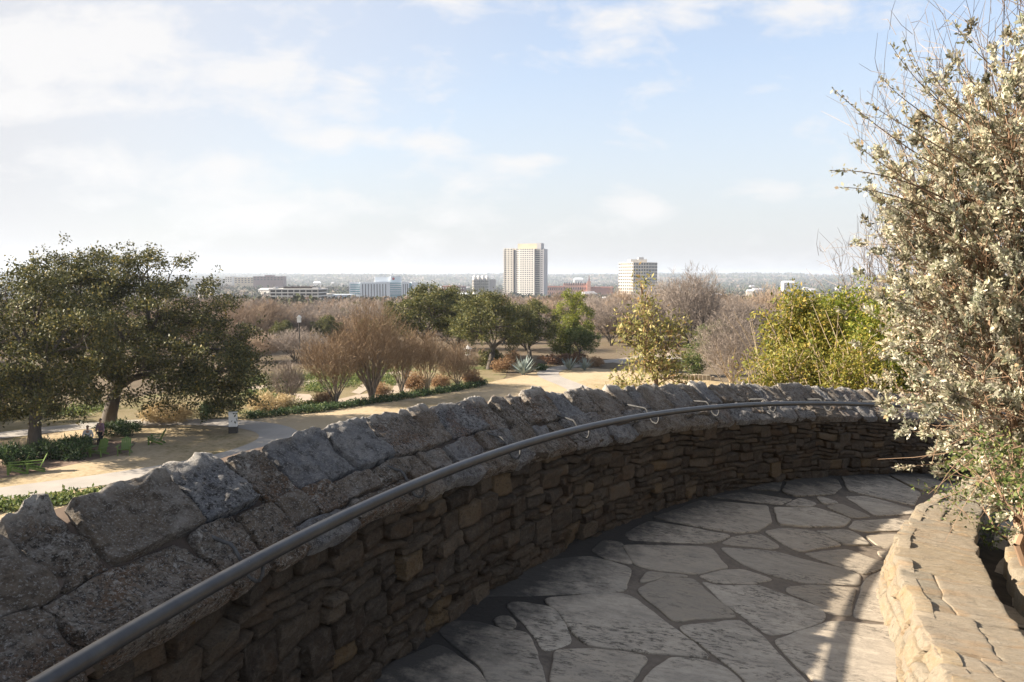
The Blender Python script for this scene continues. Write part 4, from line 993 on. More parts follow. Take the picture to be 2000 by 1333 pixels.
# straight slanting bare stems through the thicket
def stems():
    rng = np.random.default_rng(106); b = hill(1600, 13.3); o = thing('dry_stems', 'thin tan bare stems slanting up through the yellow green thicket', 'stems', b); mb = MB()
    for i in range(40):
        x0 = rng.uniform(-.5, 2.0); y0 = rng.uniform(-.6, .8); L = rng.uniform(1.5, 3.0); dx = rng.normal(-.32, .2); t = np.linspace(0, 1, 7)[:, None]
        P = np.array([x0, y0, -.3]) + t * np.array([dx * L, rng.normal(0, .1) * L, L]) + np.c_[.1 * np.sin(t * 3 + i), 0 * t, 0 * t]
        mb.tube(P, np.linspace(.014, .004, 7), 5, False)
    mb.build('stem_cluster', M['twig_tan'], o)
stems()
# slim young tree with sparse yellowish leaves
def young():
    rng = np.random.default_rng(111); b = hill(1284, 12.0); zt = CAM_H + (YH - 545) / F_PX * 12.0 - b[2]; k = 12.0 / F_PX
    o = thing('young_tree', 'slim young tree with sparse yellowish leaves standing just beyond the parapet', 'tree', b)
    def Z(py): return CAM_H - (py - YH) * k - b[2]
    L = [((1262 - 1284) * k, 0, Z(600), 26 * k, .25, 50 * k), ((1275 - 1284) * k, 0, Z(670), 62 * k, .45, 55 * k), ((1225 - 1284) * k, 0, Z(640), 22 * k, .3, 50 * k), ((1320 - 1284) * k, 0, Z(650), 24 * k, .3, 60 * k), ((1280 - 1284) * k, 0, Z(715), 75 * k, .5, 36 * k), ((1250 - 1284) * k, 0, Z(550), 9 * k, .1, 22 * k), ((1220 - 1284) * k, 0, Z(755), 60 * k, .4, 20 * k), ((1335 - 1284) * k, 0, Z(748), 45 * k, .4, 20 * k)]
    pts = lobes(rng, L, 300, .2); root = (0, 0, 0)
    mb = MB(); a = branches(rng, (0, 0, Z(762)), pts, .028, (5, 4, 4), .55, .0045, up=.5); mb.segs(a[0], a[1], a[2], a[3], 5); mb.tube([(0, .0, -.2), (.02, 0, Z(762) * .5), (0, 0, Z(762))], [.05, .038, .03], 8); mb.build('trunk', M['twig_bush'], o)
    V, q = leaves(rng, pts, 12, .18, .072, .36, 1.0); mk('crown', V, q, None, M['leaf_olive'], o)
young()

# ---- the big silver bush on the right
def silver():
    rng = np.random.default_rng(121); base = np.array([3.95, 5.9, float(plane(3.95, 5.9)) + .1])
    o = thing('silver_bush', 'large pale silvery leaved bush with brown twigs hanging over the low stone wall', 'bush', base)
    L = [(4.3, 5.9, 1.25, 1.42, 1.3, 1.05), (4.3, 6.0, 2.55, 1.38, 1.2, 1.25), (3.95, 5.6, .75, .75, .8, .6), (4.7, 5.6, 3.6, 1.0, 1.0, .9), (3.55, 5.9, 1.45, .75, .8, .75), (4.6, 5.2, 1.4, 1.2, 1.0, 1.3), (3.6, 6.0, 2.25, .8, .8, .85), (4.9, 5.3, .5, 1.2, 1.0, .8), (3.8, 5.9, 3.05, .75, .7, .8), (3.25, 6.0, 2.55, .55, .6, .6), (3.35, 6.0, 1.85, .6, .6, .6), (4.2, 5.8, 3.9, .6, .6, .6)]
    pts = lobes(rng, L, 3900, .4) + rng.normal(0, .08, (3900, 3))
    pts[:, 2] = np.maximum(pts[:, 2], plane(pts[:, 0], pts[:, 1]) + .32)
    # loose sprigs that stick out of the outline (pixel, at the bush's distance)
    spr = [((1625, 172), (1722, 262)), ((1738, 84), (1800, 190)), ((1764, 80), (1800, 190)), ((1700, 205), (1790, 262)), ((1622, 333), (1745, 330)), ((1670, 280), (1722, 325)), ((1648, 366), (1760, 372)), ((1690, 372), (1770, 420)), ((1722, 152), (1760, 200)), ((1860, 40), (1905, 120)), ((1810, 120), (1840, 200)), ((1865, 100), (1890, 180)), ((1720, 690), (1800, 640)), ((1712, 648), (1800, 610)), ((1750, 520), (1830, 500)), ((1700, 460), (1780, 450))]
    tw = MB(); lp = []; ld = []
    for (a, b) in spr:
        D = 5.5 + rng.normal(0, .25); p = AT(*a, D); q = AT(*b, D + .2); e = AT(min(b[0] + 120, 2050), b[1] + 70, D + .4)
        t = np.linspace(0, 1, 8)[:, None]; Pq = (1 - t) ** 2 * e + 2 * t * (1 - t) * q + t * t * p
        tw.tube(Pq - base, np.linspace(.006, .002, 8), 4, False)
        for k in range(46):
            u = rng.random() ** .55; u = .45 + .55 * u if rng.random() < .85 else u
            c = (1 - u) ** 2 * e + 2 * u * (1 - u) * q + u * u * p; lp.append(c + rng.normal(0, .012, 3)); ld.append((p - q) / np.linalg.norm(p - q))
    a = branches(rng, (0, 0, 0), pts - base, .055, (7, 5, 4, 3), .5, .003, up=.3, wig=.2, sub=4)
    big = a[2] > .012
    mb = MB(); mb.segs(a[0][big], a[1][big], a[2][big], a[3][big], 6); tw.segs(a[0][~big], a[1][~big], a[2][~big], a[3][~big], 4)
    mb.build('branch_frame', M['twig_bush'], o)
    # twig per point, leaves along it
    c = pts - base; d = c - np.array([.4, 0, .9]); d /= np.linalg.norm(d, axis=1)[:, None] + 1e-9; d += rng.normal(0, .45, d.shape) + np.array([-.15, -.1, .15]); d /= np.linalg.norm(d, axis=1)[:, None]
    Lt = rng.uniform(.10, .26, (len(c), 1)); tw.segs(c - d * Lt * .5, c + d * Lt, np.full(len(c), .0028), np.full(len(c), .0014), 3)
    # bare drooping twigs near the bottom edge
    for i in range(30):
        s = AT(rng.uniform(1900, 2060), rng.uniform(800, 960), rng.uniform(4.9, 5.8)); L_ = rng.uniform(.2, .45); dv = np.array([-1, -.25, rng.uniform(-.45, .15)]); dv /= np.linalg.norm(dv); t = np.linspace(0, 1, 5)[:, None]
        bend = rng.normal(0, .16, 3); tw.tube(s - base + t * dv * L_ + t * t * (np.array([0, 0, -.06]) + bend) + np.sin(t * 5 + i) * .012, np.linspace(.004, .0012, 5), 4, False)
    tw.build('twigs', M['twig_bush'], o)
    nl = 58; m = len(c) * nl
    t = np.where(rng.random((m, 1)) < .72, 1 - .3 * rng.random((m, 1)), rng.random((m, 1))); P = np.repeat(c, nl, 0) + np.repeat(d * Lt, nl, 0) * (t * 1.25 - .25) + rng.normal(0, .011, (m, 3))
    D = np.repeat(d, nl, 0) * .8 + rng.normal(0, .8, (m, 3)) + np.array([0, 0, .2])
    clump = np.clip(rng.normal(.98, .25, (len(c), 1)), .4, 1.35) * (1 + rng.normal(0, .03, (len(c), 1)) * np.array([[1, 0, -1]])); tint = np.repeat(clump, nl, 0)
    csz = np.repeat(rng.uniform(.7, 1.35, (len(c), 1)), nl, 0)
    P = np.concatenate([P, np.array(lp) - base]); D = np.concatenate([D, np.array(ld) * .8 + rng.normal(0, .7, (len(lp), 3))]); tint = np.concatenate([tint, np.full((len(lp), 3), .9)]); csz = np.concatenate([csz, np.ones((len(lp), 1))])
    D /= np.linalg.norm(D, axis=1)[:, None]; S = np.cross(D, rng.normal(0, 1, D.shape)); S /= np.linalg.norm(S, axis=1)[:, None]
    V, q = leaf_quads(P, D, S, .031 * csz * rng.uniform(.6, 1.5, (len(P), 1)), .5); mk('foliage', V, q, None, M['leaf_silver'], o, colors=np.repeat(tint, 4, 0))
    # green seedlings and shrublets at its foot
    g = shrub('shrub', 'small fresh green leafy plant at the foot of the silver bush, over the soil trench', AT(2010, 1015, 4.6) - np.array([0, 0, .0]), [(0, 0, .1, .22, .3, .22), (-.05, .3, .25, .25, .3, .25)], 60, 'leaf_green', 18, .07, .03, 122, .6, twig='twig_bush', rm=.002, r0=.01)
    g2 = shrub('shrub', 'green undergrowth between the parapet end and the silver bush', (4.5, 6.9, float(plane(4.5, 6.9)) + .1), [(0, 0, .35, .9, .5, .4), (.6, -.4, .6, .8, .6, .5)], 160, 'leaf_green', 30, .14, .035, 123, .5, twig='twig_bush', rm=.003, r0=.02)
silver()

# ------------------------------------------------------------------ garden furniture
def adirondack():
    o = thing('adirondack_chair', 'x', 'chair', (0, 0, 0), 0, 'green garden chairs under the oaks'); m = M['chair_green']   # faces -Y locally
    s = MB()
    for i in range(5):
        y = -.28 + i * .125; z = .40 - i * .035; s.box(-.27, .27, y, y + .105, z - .012, z + .012)
    s.build('seat', m, o)
    b = MB()
    for i in range(5):
        x = -.26 + i * .105; h = .98 - abs(i - 2) * .05
        V = []
        for (yy, zz) in ((.28, .24), (.28 + .36 * (h - .24) / .74, h)):
            for dx in (0, .092):
                for dy in (0, .022): V.append((x + dx, yy + dy, zz))
        b.add(V, [(0, 2, 6, 4), (1, 5, 7, 3), (0, 4, 5, 1), (2, 3, 7, 6), (4, 6, 7, 5), (0, 1, 3, 2)])
    b.build('backrest', m, o)
    for sx in (-1, 1):
        a = MB(); a.box(sx * .345 - .065, sx * .345 + .065, -.36, .42, .555, .58); a.build('armrest', m, o)
        l = MB(); l.box(sx * .31 - .02, sx * .31 + .02, -.32, -.22, 0, .555); l.build('leg', m, o)
        l = MB(); l.add([(sx * .29 - .015, -.3, .33), (sx * .29 + .015, -.3, .33), (sx * .29 - .015, -.3, .43), (sx * .29 + .015, -.3, .43), (sx * .29 - .015, .55, .0), (sx * .29 + .015, .55, .0), (sx * .29 - .015, .5, .13), (sx * .29 + .015, .5, .13)], [(0, 1, 3, 2), (4, 6, 7, 5), (0, 2, 6, 4), (1, 5, 7, 3), (2, 3, 7, 6), (0, 4, 5, 1)]); l.build('leg', m, o)
    return o
ch = adirondack()
spots = [(30, 927, -1.15, 'leftmost bright green adirondack chair, at the left edge'), (66, 924, -1.05, 'sunlit green adirondack chair second from the left edge, beside the oak trunk'),
         (166, 893, .2, 'shaded green adirondack chair with its back to us, below the seated person'), (193, 893, -.1, 'shaded green adirondack chair just right of the other shaded one'),
         (244, 890, .25, 'green adirondack chair seen from behind, right of the two people'), (303, 869, -1.45, 'lone green adirondack chair turned left in the sun on the lawn')]
for i, (px, py, rz, lb) in enumerate(spots):
    q = G(px, py)
    if i == 0: ch.location = [float(a) for a in q]; ch.rotation_euler.z = rz + PI * 0; ch['label'] = lb
    else: copy_thing(ch, lb, q, rz)
q = G(456, 847); o = thing('sign_pedestal', 'white topped information pedestal on a dark base beside the garden path', 'sign pedestal', q, .15)
MB().box(-.27, .27, -.2, .2, -.02, .47).build('base', M['dark_base'], o); mbp = MB(); mbp.add([(x, y, z) for z in (.47, 1.38) for y in (-.17, .17) for x in (-.25, .25)], [(0, 2, 3, 1), (4, 5, 7, 6), (0, 1, 5, 4), (2, 6, 7, 3), (0, 4, 6, 2), (1, 3, 7, 5)]); mbp.build('panel', M['white_paint'], o); MB().box(-.28, .28, -.2, .2, 1.38, 1.43).build('cap', M['white_paint'], o)
# lantern on a post
q = G(914, 733); o = thing('garden_lantern', 'small green lantern with a white conical roof on a post beside the forked oak', 'lantern', q)
hz = CAM_H - (694 - YH) / F_PX * q[1] - GZ; MB().tube([(0, 0, 0), (0, 0, hz)], .06, 8).build('post', M['dark_base'], o)
lb = MB()
for k in range(8):
    a = k * PI / 4; lb.tube([(.3 * math.cos(a), .3 * math.sin(a), hz), (.3 * math.cos(a), .3 * math.sin(a), hz + .62)], .03, 5)
lb.lathe([(.001, hz), (.34, hz), (.34, hz + .06), (.3, hz + .07)], 12); lb.build('cage', M['white_paint'], o); MB().lathe([(.24, hz + .05), (.24, hz + .62)], 12).build('glass', M['leaf_dark'], o); MB().lathe([(.001, hz + .62), (.44, hz + .62), (.4, hz + .68), (.06, hz + .95), (.04, hz + 1.05), (.001, hz + 1.06)], 12).build('roof', M['white_paint'], o)
# bird house on a pole
q = np.array([*AT(584, 620, 92)[:2], GZ]); o = thing('bird_house', 'white bird house on a dark pole among the bare trees', 'bird house', q); hz = CAM_H - (630 - YH) / F_PX * 92 - GZ; o.scale = (.8, .8, 1)
MB().tube([(0, 0, 0), (0, 0, hz)], .09, 8).build('pole', M['dark_base'], o); MB().box(-.25, .25, -.22, .22, hz, hz + .55).build('box', M['white_paint'], o); MB().add([(-.34, -.3, hz + .55), (.34, -.3, hz + .55), (0, -.3, hz + .85), (-.34, .3, hz + .55), (.34, .3, hz + .55), (0, .3, hz + .85)], [(0, 1, 4, 3), (0, 3, 5, 2), (1, 2, 5, 4)], [(0, 2, 1), (3, 4, 5)]).build('roof', M['white_paint'], o)
# low stone ledge in the right hand lawn
def ledge():
    rng = np.random.default_rng(131); a, b = G(1285, 741), G(1395, 744); o = thing('stone_ledge', 'long low pale stone ledge on the far lawn left of the round bare crape myrtle', 'ledge', a); mb = MB(); n = 14
    for i in range(n):
        t0, t1 = i / n, (i + .94) / n; p = (b - a) * t0; q = (b - a) * t1; h = rng.uniform(.38, .6)
        mb.box(p[0], q[0], p[1] - .25, p[1] + .3, -.1, h)
    mb.build('block', M['lowstone'], o)
ledge()
# ---- people
def skin_obj(name, V, Ed, R, mat, parent, sub=2):
    me = bpy.data.meshes.new(name); me.from_pydata([tuple(v) for v in V], Ed, []); me.update(); me.materials.append(mat)
    o = bpy.data.objects.new(name, me); col.objects.link(o); o.parent = parent
    o.modifiers.new('Skin', 'SKIN'); 
    sl = me.skin_vertices[0] if me.skin_vertices else None
    if sl is None:
        bpy.context.view_layer.objects.active = o; bpy.ops.mesh.customdata_skin_add(); sl = me.skin_vertices[0]
    for i, r in enumerate(R):
        sl.data[i].radius = (r, r) if np.isscalar(r) else r
    sl.data[0].use_root = True
    s = o.modifiers.new('Sub', 'SUBSURF'); s.levels = sub; s.render_levels = sub
    for p in me.polygons: p.use_smooth = True
    return o
def person(label, loc, rz, sit, shirt, trousers):
    o = thing('person', label, 'person', loc, rz)        # faces -Y locally
    hp = .46 if sit else .92; dz = hp - .92
    kx = .12
    if sit: legs = lambda s: [(s * .1, -.03, hp - .02), (s * kx, -.45, hp + .04), (s * kx, -.5, .08), (s * kx, -.64, .04)]
    else: legs = lambda s: [(s * .09, 0, hp - .05), (s * .1, -.02 - .04 * s, .5), (s * .1, .02 - .05 * s, .09), (s * .11, -.14 - .05 * s, .04)]
    lean = -.05 if sit else 0
    chest = (0, lean, 1.32 + dz); neck = (0, lean * 1.2, 1.5 + dz); head = (0, lean * 1.3 - .02, 1.62 + dz); crown = (0, lean * 1.3 - .01, 1.70 + dz)
    V = [(0, 0, hp), (0, lean * .5, 1.12 + dz), chest, neck, head, crown]; Ed = [(0, 1), (1, 2), (2, 3), (3, 4), (4, 5)]; R = [(.14, .1), (.13, .09), (.16, .1), (.05, .05), (.078, .09), (.07, .08)]
    for s in (-1, 1):
        i = len(V); V += legs(s); Ed += [(0, i), (i, i + 1), (i + 1, i + 2), (i + 2, i + 3)]; R += [.085, .058, .04, .035]
        i = len(V); hand = (s * .16, -.34, 1.0 + dz) if sit else (s * .25, -.08, .84)
        el = (s * .27, -.06, 1.1 + dz); V += [(s * .19, lean, 1.40 + dz), el, hand, (hand[0] * .95, hand[1] - .08, hand[2] - .03 if sit else hand[2] - .1)]
        Ed += [(2, i), (i, i + 1), (i + 1, i + 2), (i + 2, i + 3)]; R += [.055, .042, .032, .03]
    skin_obj('body', V, Ed, R, M['skin'], o)
    tv = [(0, 0, hp + .04), (0, lean * .5, 1.12 + dz), chest, (0, lean, 1.46 + dz)]; te = [(0, 1), (1, 2), (2, 3)]; tr = [(.165, .125), (.16, .115), (.185, .125), (.08, .075)]
    for s in (-1, 1): i = len(tv); tv += [(s * .19, lean, 1.40 + dz), (s * .275, -.06, 1.1 + dz), (s * .22, -.24, 1.03 + dz) if sit else (s * .265, -.07, .95)]; te += [(2, i), (i, i + 1), (i + 1, i + 2)]; tr += [.07, .056, .046]
    skin_obj('shirt', tv, te, tr, M[shirt], o)
    lv = [(0, 0, hp)]; le = []; lr = [(.16, .12)]
    for s in (-1, 1): i = len(lv); lv += legs(s)[:3]; le += [(0, i), (i, i + 1), (i + 1, i + 2)]; lr += [.1, .072, .056]
    skin_obj('trousers', lv, le, lr, M[trousers], o)
    hv = [(0, head[1] + .03, head[2] - .02), (0, head[1] + .035, head[2] + .06), (0, head[1] + .0, head[2] + .11)]; skin_obj('hair', hv, [(0, 1), (1, 2)], [(.088, .08), (.094, .095), (.06, .07)], M['hair'], o)
    fm = MB()
    for s in (-1, 1): fm.lathe([(.001, 0), (.012, .003), (.012, .012), (.001, .015)], 6, (s * .032, head[1] - .092))
    for v in fm.v: v[:, 2] += head[2] + .005
    fm.build('eyes', M['hair'], o)
    fm = MB(); fm.add([(-.014, head[1] - .085, head[2] - .03), (.014, head[1] - .085, head[2] - .03), (0, head[1] - .12, head[2] - .03), (0, head[1] - .088, head[2] + .012)], None, [(0, 1, 2), (0, 2, 3), (1, 3, 2)]); fm.build('nose', M['skin'], o)
    return o
q = G(173, 872); person('person in a white top seated on a bench in the shade of the oaks', q, .25, True, 'cloth_white', 'cloth_rust')
bq = thing('bench', 'dark wooden bench under the seated person in the white top', 'bench', q + np.array([.0, .1, 0]), .25)
MB().box(-.6, .6, -.18, .28, .36, .405).build('seat', M['dark_base'], bq)
for sx in (-1, 1): MB().box(sx * .5 - .04, sx * .5 + .04, -.15, .25, 0, .36).build('leg', M['dark_base'], bq)
q = G(198, 874); person('person standing in a plum patterned top and dark trousers beside the seated one', q, -.3, False, 'cloth_plum', 'cloth_dark')

# ------------------------------------------------------------------ the city
def site(px, dist):
    x = (px - 1000) / F_PX * dist; return np.array([x, dist, float(height(np.array(x), np.array(dist)))])
class Bld:
    def __init__(s, name, label, pxc, dist, yaw=0.0, cat='building', group=None):
        s.b = site(pxc, dist); s.b[2] -= 1.0; s.k = dist / F_PX; s.o = thing(name, label, cat, s.b, yaw, group); s.px = pxc
    def X(s, px): return (px - s.px) * s.k
    def Z(s, py): return CAM_H + (YH - py) * s.k - s.b[2]
    def part(s, name, mat, boxes):
        m = MB()
        for b in boxes: m.box(*b)
        return m.build(name, M[mat], s.o)
    def windows(s, mat, rects, name='window'):
        """rects: list of boxes; the first 100 as parts, the rest one mass"""
        for b in rects[:100]:
            MB().box(*b).build(name, M[mat], s.o)
        if len(rects) > 100:
            m = MB()
            for b in rects[100:]: m.box(*b)
            tag(m.build(name + 's', M[mat], s.o), kind='stuff')
def tower():
    B = Bld('apartment_tower', 'tall white and tan apartment tower standing over the trees', 1022, 1250, math.radians(-17)); X, Z = B.X, B.Z
    zt = Z(486); d = 24
    B.part('left_wing', 'conc_warm', [(X(983), X(1002), -2, d, 0, zt)])
    B.part('recess', 'glass_dark', [(X(1002), X(1006), 3, d, 0, zt - 2)])
    B.part('bay', 'conc_white', [(X(1006), X(1015), 0, d, 0, zt - 1), (X(1015), X(1045), -3, d, 0, zt - 1)])
    B.part('glass_strip', 'glass_dark', [(X(1045), X(1055), 1, d, 0, zt - 1)])
    B.part('right_wing', 'conc_grey', [(X(1055), X(1063), 0, d, 0, zt - 1)])
    B.part('penthouse', 'conc_tan', [(X(1010), X(1049), 2, d - 4, zt - 1, Z(477))])
    B.part('plant_room', 'conc_grey', [(X(1049), X(1057), 2, d - 4, zt - 1, Z(476))])
    fl = 24; fh = (zt - 2) / fl; R = []
    for i in range(fl):
        z0 = 2 + i * fh
        for (a, b, y) in ((985, 988, -2), (991, 994, -2), (997, 1000, -2), (1008, 1010.5, 0), (1012, 1014, 0), (1017, 1019.5, -3), (1021.5, 1024, -3), (1026, 1028.5, -3), (1030.5, 1033, -3), (1035, 1037.5, -3), (1039.5, 1042.5, -3), (1057, 1061, 0)):
            R.append((X(a), X(b), y - .25, y + .3, z0 + .9, z0 + fh - .9))
    random.Random(1).shuffle(R); B.windows('glass_dark', R)
    B.part('balcony', 'conc_warm', [(X(981), X(984), -3.2, 4, 2 + i * fh, 3 + i * fh) for i in range(fl)]); B.part('balcony', 'conc_warm', [(X(1045), X(1055), -.8, 1, 2 + i * fh, 2.6 + i * fh) for i in range(fl)])
tower()
def octagon():
    B = Bld('office_tower', 'pale octagonal mid rise tower with rows of square windows', 1251, 1050, math.radians(0)); k = B.k; Z = B.Z
    r = 36 * k / .924; zt = Z(513); pts = [(r * math.cos(PI / 8 + i * PI / 4) * 1.0, 26 + r * math.sin(PI / 8 + i * PI / 4)) for i in range(8)]
    m = MB(); m.prism(pts, 0, zt); m.build('shell', M['conc_warm'], B.o)
    B.part('penthouse', 'conc_warm', [(-18 * k, 14 * k, 10, 40, zt, Z(507))]); B.part('plant_room', 'conc_grey', [(-2 * k, 8 * k, 12, 24, Z(507), Z(503))])
    fl = 13; fh = (zt - 2) / fl; W_ = []
    for i in range(8):
        a = np.array(pts[i]); b = np.array(pts[(i + 1) % 8]); nrm = (a + b) / 2 - np.array([0, 26]); nrm /= np.linalg.norm(nrm)
        if nrm[1] > .5: continue
        for f in range(fl):
            for j in range(6):
                t0, t1 = (j + .2) / 6, (j + .8) / 6; p, q = a + (b - a) * t0, a + (b - a) * t1; z0 = 2 + f * fh + .9; z1 = 2 + (f + 1) * fh - .8
                W_.append([np.array([*(pp + nrm * o), z]) for z in (z0, z1) for pp, o in ((p, .12), (q, .12), (q, -.3), (p, -.3))])
    random.Random(2).shuffle(W_)
    F6 = [(0, 1, 5, 4), (1, 2, 6, 5), (2, 3, 7, 6), (3, 0, 4, 7), (4, 5, 6, 7), (0, 3, 2, 1)]
    for w in W_[:100]: MB().add(w, F6).build('window', M['glass_dark'], B.o)
    m = MB()
    for w in W_[100:]: m.add(w, F6)
    tag(m.build('windows', M['glass_dark'], B.o), kind='stuff')
octagon()
def banded():
    B = Bld('office_block', 'low dark brown office block with white horizontal bands', 575, 620, math.radians(0)); X, Z = B.X, B.Z; k = B.k; zt = Z(564)
    B.part('glass_body', 'brown_glass', [(X(529), X(621), 0, 30, 0, zt - .5)])
    hs = [(Z(564), Z(566.5)), (Z(571), Z(573.2)), (Z(577.5), Z(579.7)), (Z(584), Z(586.5))]
    for a, b in hs: B.part('band', 'conc_white', [(X(527), X(623), -1.2, 31, b, a)])
    B.part('penthouse', 'brown_glass', [(X(550), X(604), 6, 24, zt, Z(560.5))]); B.part('column', 'conc_warm', [(X(527) + i * (X(621) - X(527)) / 8, X(527) + i * (X(621) - X(527)) / 8 + .7, -.6, 0, 0, zt) for i in range(9)])
    B.part('rooftop_unit', 'conc_grey', [(X(531), X(536), 4, 12, zt, Z(561)), (X(608), X(620), 4, 12, zt, Z(562))])
banded()
def hospital():
    B = Bld('hospital', 'wide white hospital block with blue glass bands and a round red emblem', 750, 900, math.radians(10)); X, Z = B.X, B.Z; zt = Z(551.5)
    B.part('left_wing', 'panel_white', [(X(684), X(706), 0, 30, 0, zt)])
    B.part('white_wing', 'panel_white', [(X(706), X(762), -4, 28, 0, zt)])
    B.part('upper_block', 'panel_white', [(X(733), X(785), 6, 30, zt, Z(541)), (X(764), X(785), 2, 6, zt - 1, Z(540))])
    B.part('glass_wing', 'glass_blue', [(X(762), X(784), -1, 28, 0, zt)])
    B.part('right_wing', 'panel_white', [(X(784), X(799), -3, 28, 0, zt), (X(804), X(817), -3, 28, 0, zt)]); B.part('glass_strip', 'glass_blue', [(X(799), X(804), 0, 28, 0, zt - 1)])
    B.windows('glass_blue', [(X(686), X(704.5), -.35, .2, Z(575) + i * (Z(553.5) - Z(575)) / 5, Z(575) + (i + .5) * (Z(553.5) - Z(575)) / 5) for i in range(5)])
    B.windows('glass_dark', [(X(709 + i * 5.5), X(710.4 + i * 5.5), -4.3, -3.7, 1, zt - 2) for i in range(9)] + [(X(787 + i * 4), X(788.2 + i * 4), -3.3, -2.7, 1, zt - 2) for i in range(3)])
    B.part('floor_line', 'panel_white', [(X(762), X(784), -1.5, -1.0, Z(575) + i * (Z(553.5) - Z(575)) / 6, Z(575) + i * (Z(553.5) - Z(575)) / 6 + .7) for i in range(7)])
    m = MB(); a = np.linspace(0, 2 * PI, 17)[:-1]; r = 2.6 * B.k; cx, cz = X(769), Z(545)
    V = [(cx + r * math.cos(t), 1.6, cz + r * math.sin(t)) for t in a] + [(cx + r * math.cos(t), 2.1, cz + r * math.sin(t)) for t in a]
    m.add(V, [(i, (i + 1) % 16, 16 + (i + 1) % 16, 16 + i) for i in range(16)], [(0, i, i + 1) for i in range(1, 15)]); m.build('emblem', M['red_sign'], B.o)
hospital()
def simple(name, label, px0, px1, ptop, dist, mat, wmat, rows, cols_, yaw=0, depth=25, pent=None, cat='building', sub=.35, pbase=None, roofm=None):
    B = Bld(name, label, (px0 + px1) / 2, dist, math.radians(yaw), cat); X, Z = B.X, B.Z; zt = Z(ptop); zb = 0
    B.part('walls', mat, [(X(px0), X(px1), 0, depth, 0, zt)]); w = X(px1) - X(px0)
    B.part('parapet', roofm or mat, [(X(px0) - .3, X(px1) + .3, -.3, depth + .3, zt, zt + .8)])
    if pent: B.part('penthouse', mat, [(X(pent[0]), X(pent[1]), 4, depth - 4, zt + .8, Z(pent[2]))])
    if rows:
        z0 = max(zt - rows * 3.6, 1); R = []
        for r in range(rows):
            for c in range(cols_):
                a = X(px0) + w * (c + .5 - sub / 2 * 1.4) / cols_; b = X(px0) + w * (c + .5 + sub / 2 * 1.4) / cols_; zz = z0 + (zt - z0) * (r + .25) / rows; R.append((a, b, -.2, .2, zz, zz + (zt - z0) / rows * .5))
        B.windows(wmat, R)
    return B
simple('parking_deck', 'low white deck with blue openings between the banded office and the hospital', 640, 684, 577, 800, 'panel_white', 'glass_blue', 2, 8)
simple('low_building', 'low pale building at the right end of the banded office', 622, 640, 576, 780, 'conc_warm', 'glass_dark', 1, 3)
simple('brick_block', 'dark plum brick block on the far left ridge', 497, 554, 541, 1500, 'brick_plum', 'glass_dark', 2, 9, 8, 40, (518, 533, 538))
simple('tan_building', 'sunlit tan building left of the plum brick block', 460, 496, 543, 1600, 'conc_tan', 'glass_dark', 3, 6, 12)
simple('white_block', 'small white block with dark floors on the far left ridge', 441, 455, 541.5, 1650, 'conc_white', 'glass_dark', 3, 3)
simple('long_hall', 'long low pale hall on the far left ridge by the oak crown', 378, 432, 545, 1700, 'conc_warm', 'glass_dark', 1, 10)
simple('small_office', 'small pale office right of the hospital', 823, 861, 565, 1000, 'conc_warm', 'glass_dark', 2, 8)
B = simple('brick_school', 'red brick building with pale upper floors right of the hospital', 863, 891, 560, 980, 'brick', 'conc_white', 3, 5)
B = simple('brick_hall', 'dark brick hall with a small pointed cupola', 890, 908, 561, 960, 'brick_plum', 'conc_white', 3, 4)
B.part('cupola', 'conc_grey', [(B.X(895), B.X(899), 4, 7, B.Z(561), B.Z(557))]); m = MB(); m.add([(B.X(894.5), 3.5, B.Z(557)), (B.X(899.5), 3.5, B.Z(557)), (B.X(899.5), 7.5, B.Z(557)), (B.X(894.5), 7.5, B.Z(557)), (B.X(897), 5.5, B.Z(552))], None, [(0, 1, 4), (1, 2, 4), (2, 3, 4), (3, 0, 4)]); m.build('spire', M['conc_grey'], B.o)
def wavy():
    B = Bld('apartment_block', 'white apartment block with rounded bays left of the tall tower', 945, 1150, 0); X, Z = B.X, B.Z; zt = Z(543)
    B.part('walls', 'conc_white', [(X(922), X(956), 2, 22, 0, zt)]); B.part('side_wing', 'conc_grey', [(X(956), X(968), 3, 22, 0, Z(546))])
    for i in range(4):
        cx = X(926.5 + i * 8.2); m = MB(); m.lathe([(3.6 * B.k, 0), (3.6 * B.k, zt + 1), (2.6 * B.k, zt + 2.5), (.01, zt + 3)], 14, (cx, 3)); m.build('bay', M['conc_white'], B.o, True)
    B.windows('glass_dark', [(X(923 + i * 8.2), X(929.8 + i * 8.2), -1.2, 2.2, Z(569) + j * (Z(545) - Z(569)) / 8, Z(569) + (j + .4) * (Z(545) - Z(569)) / 8) for i in range(4) for j in range(8)])
wavy()
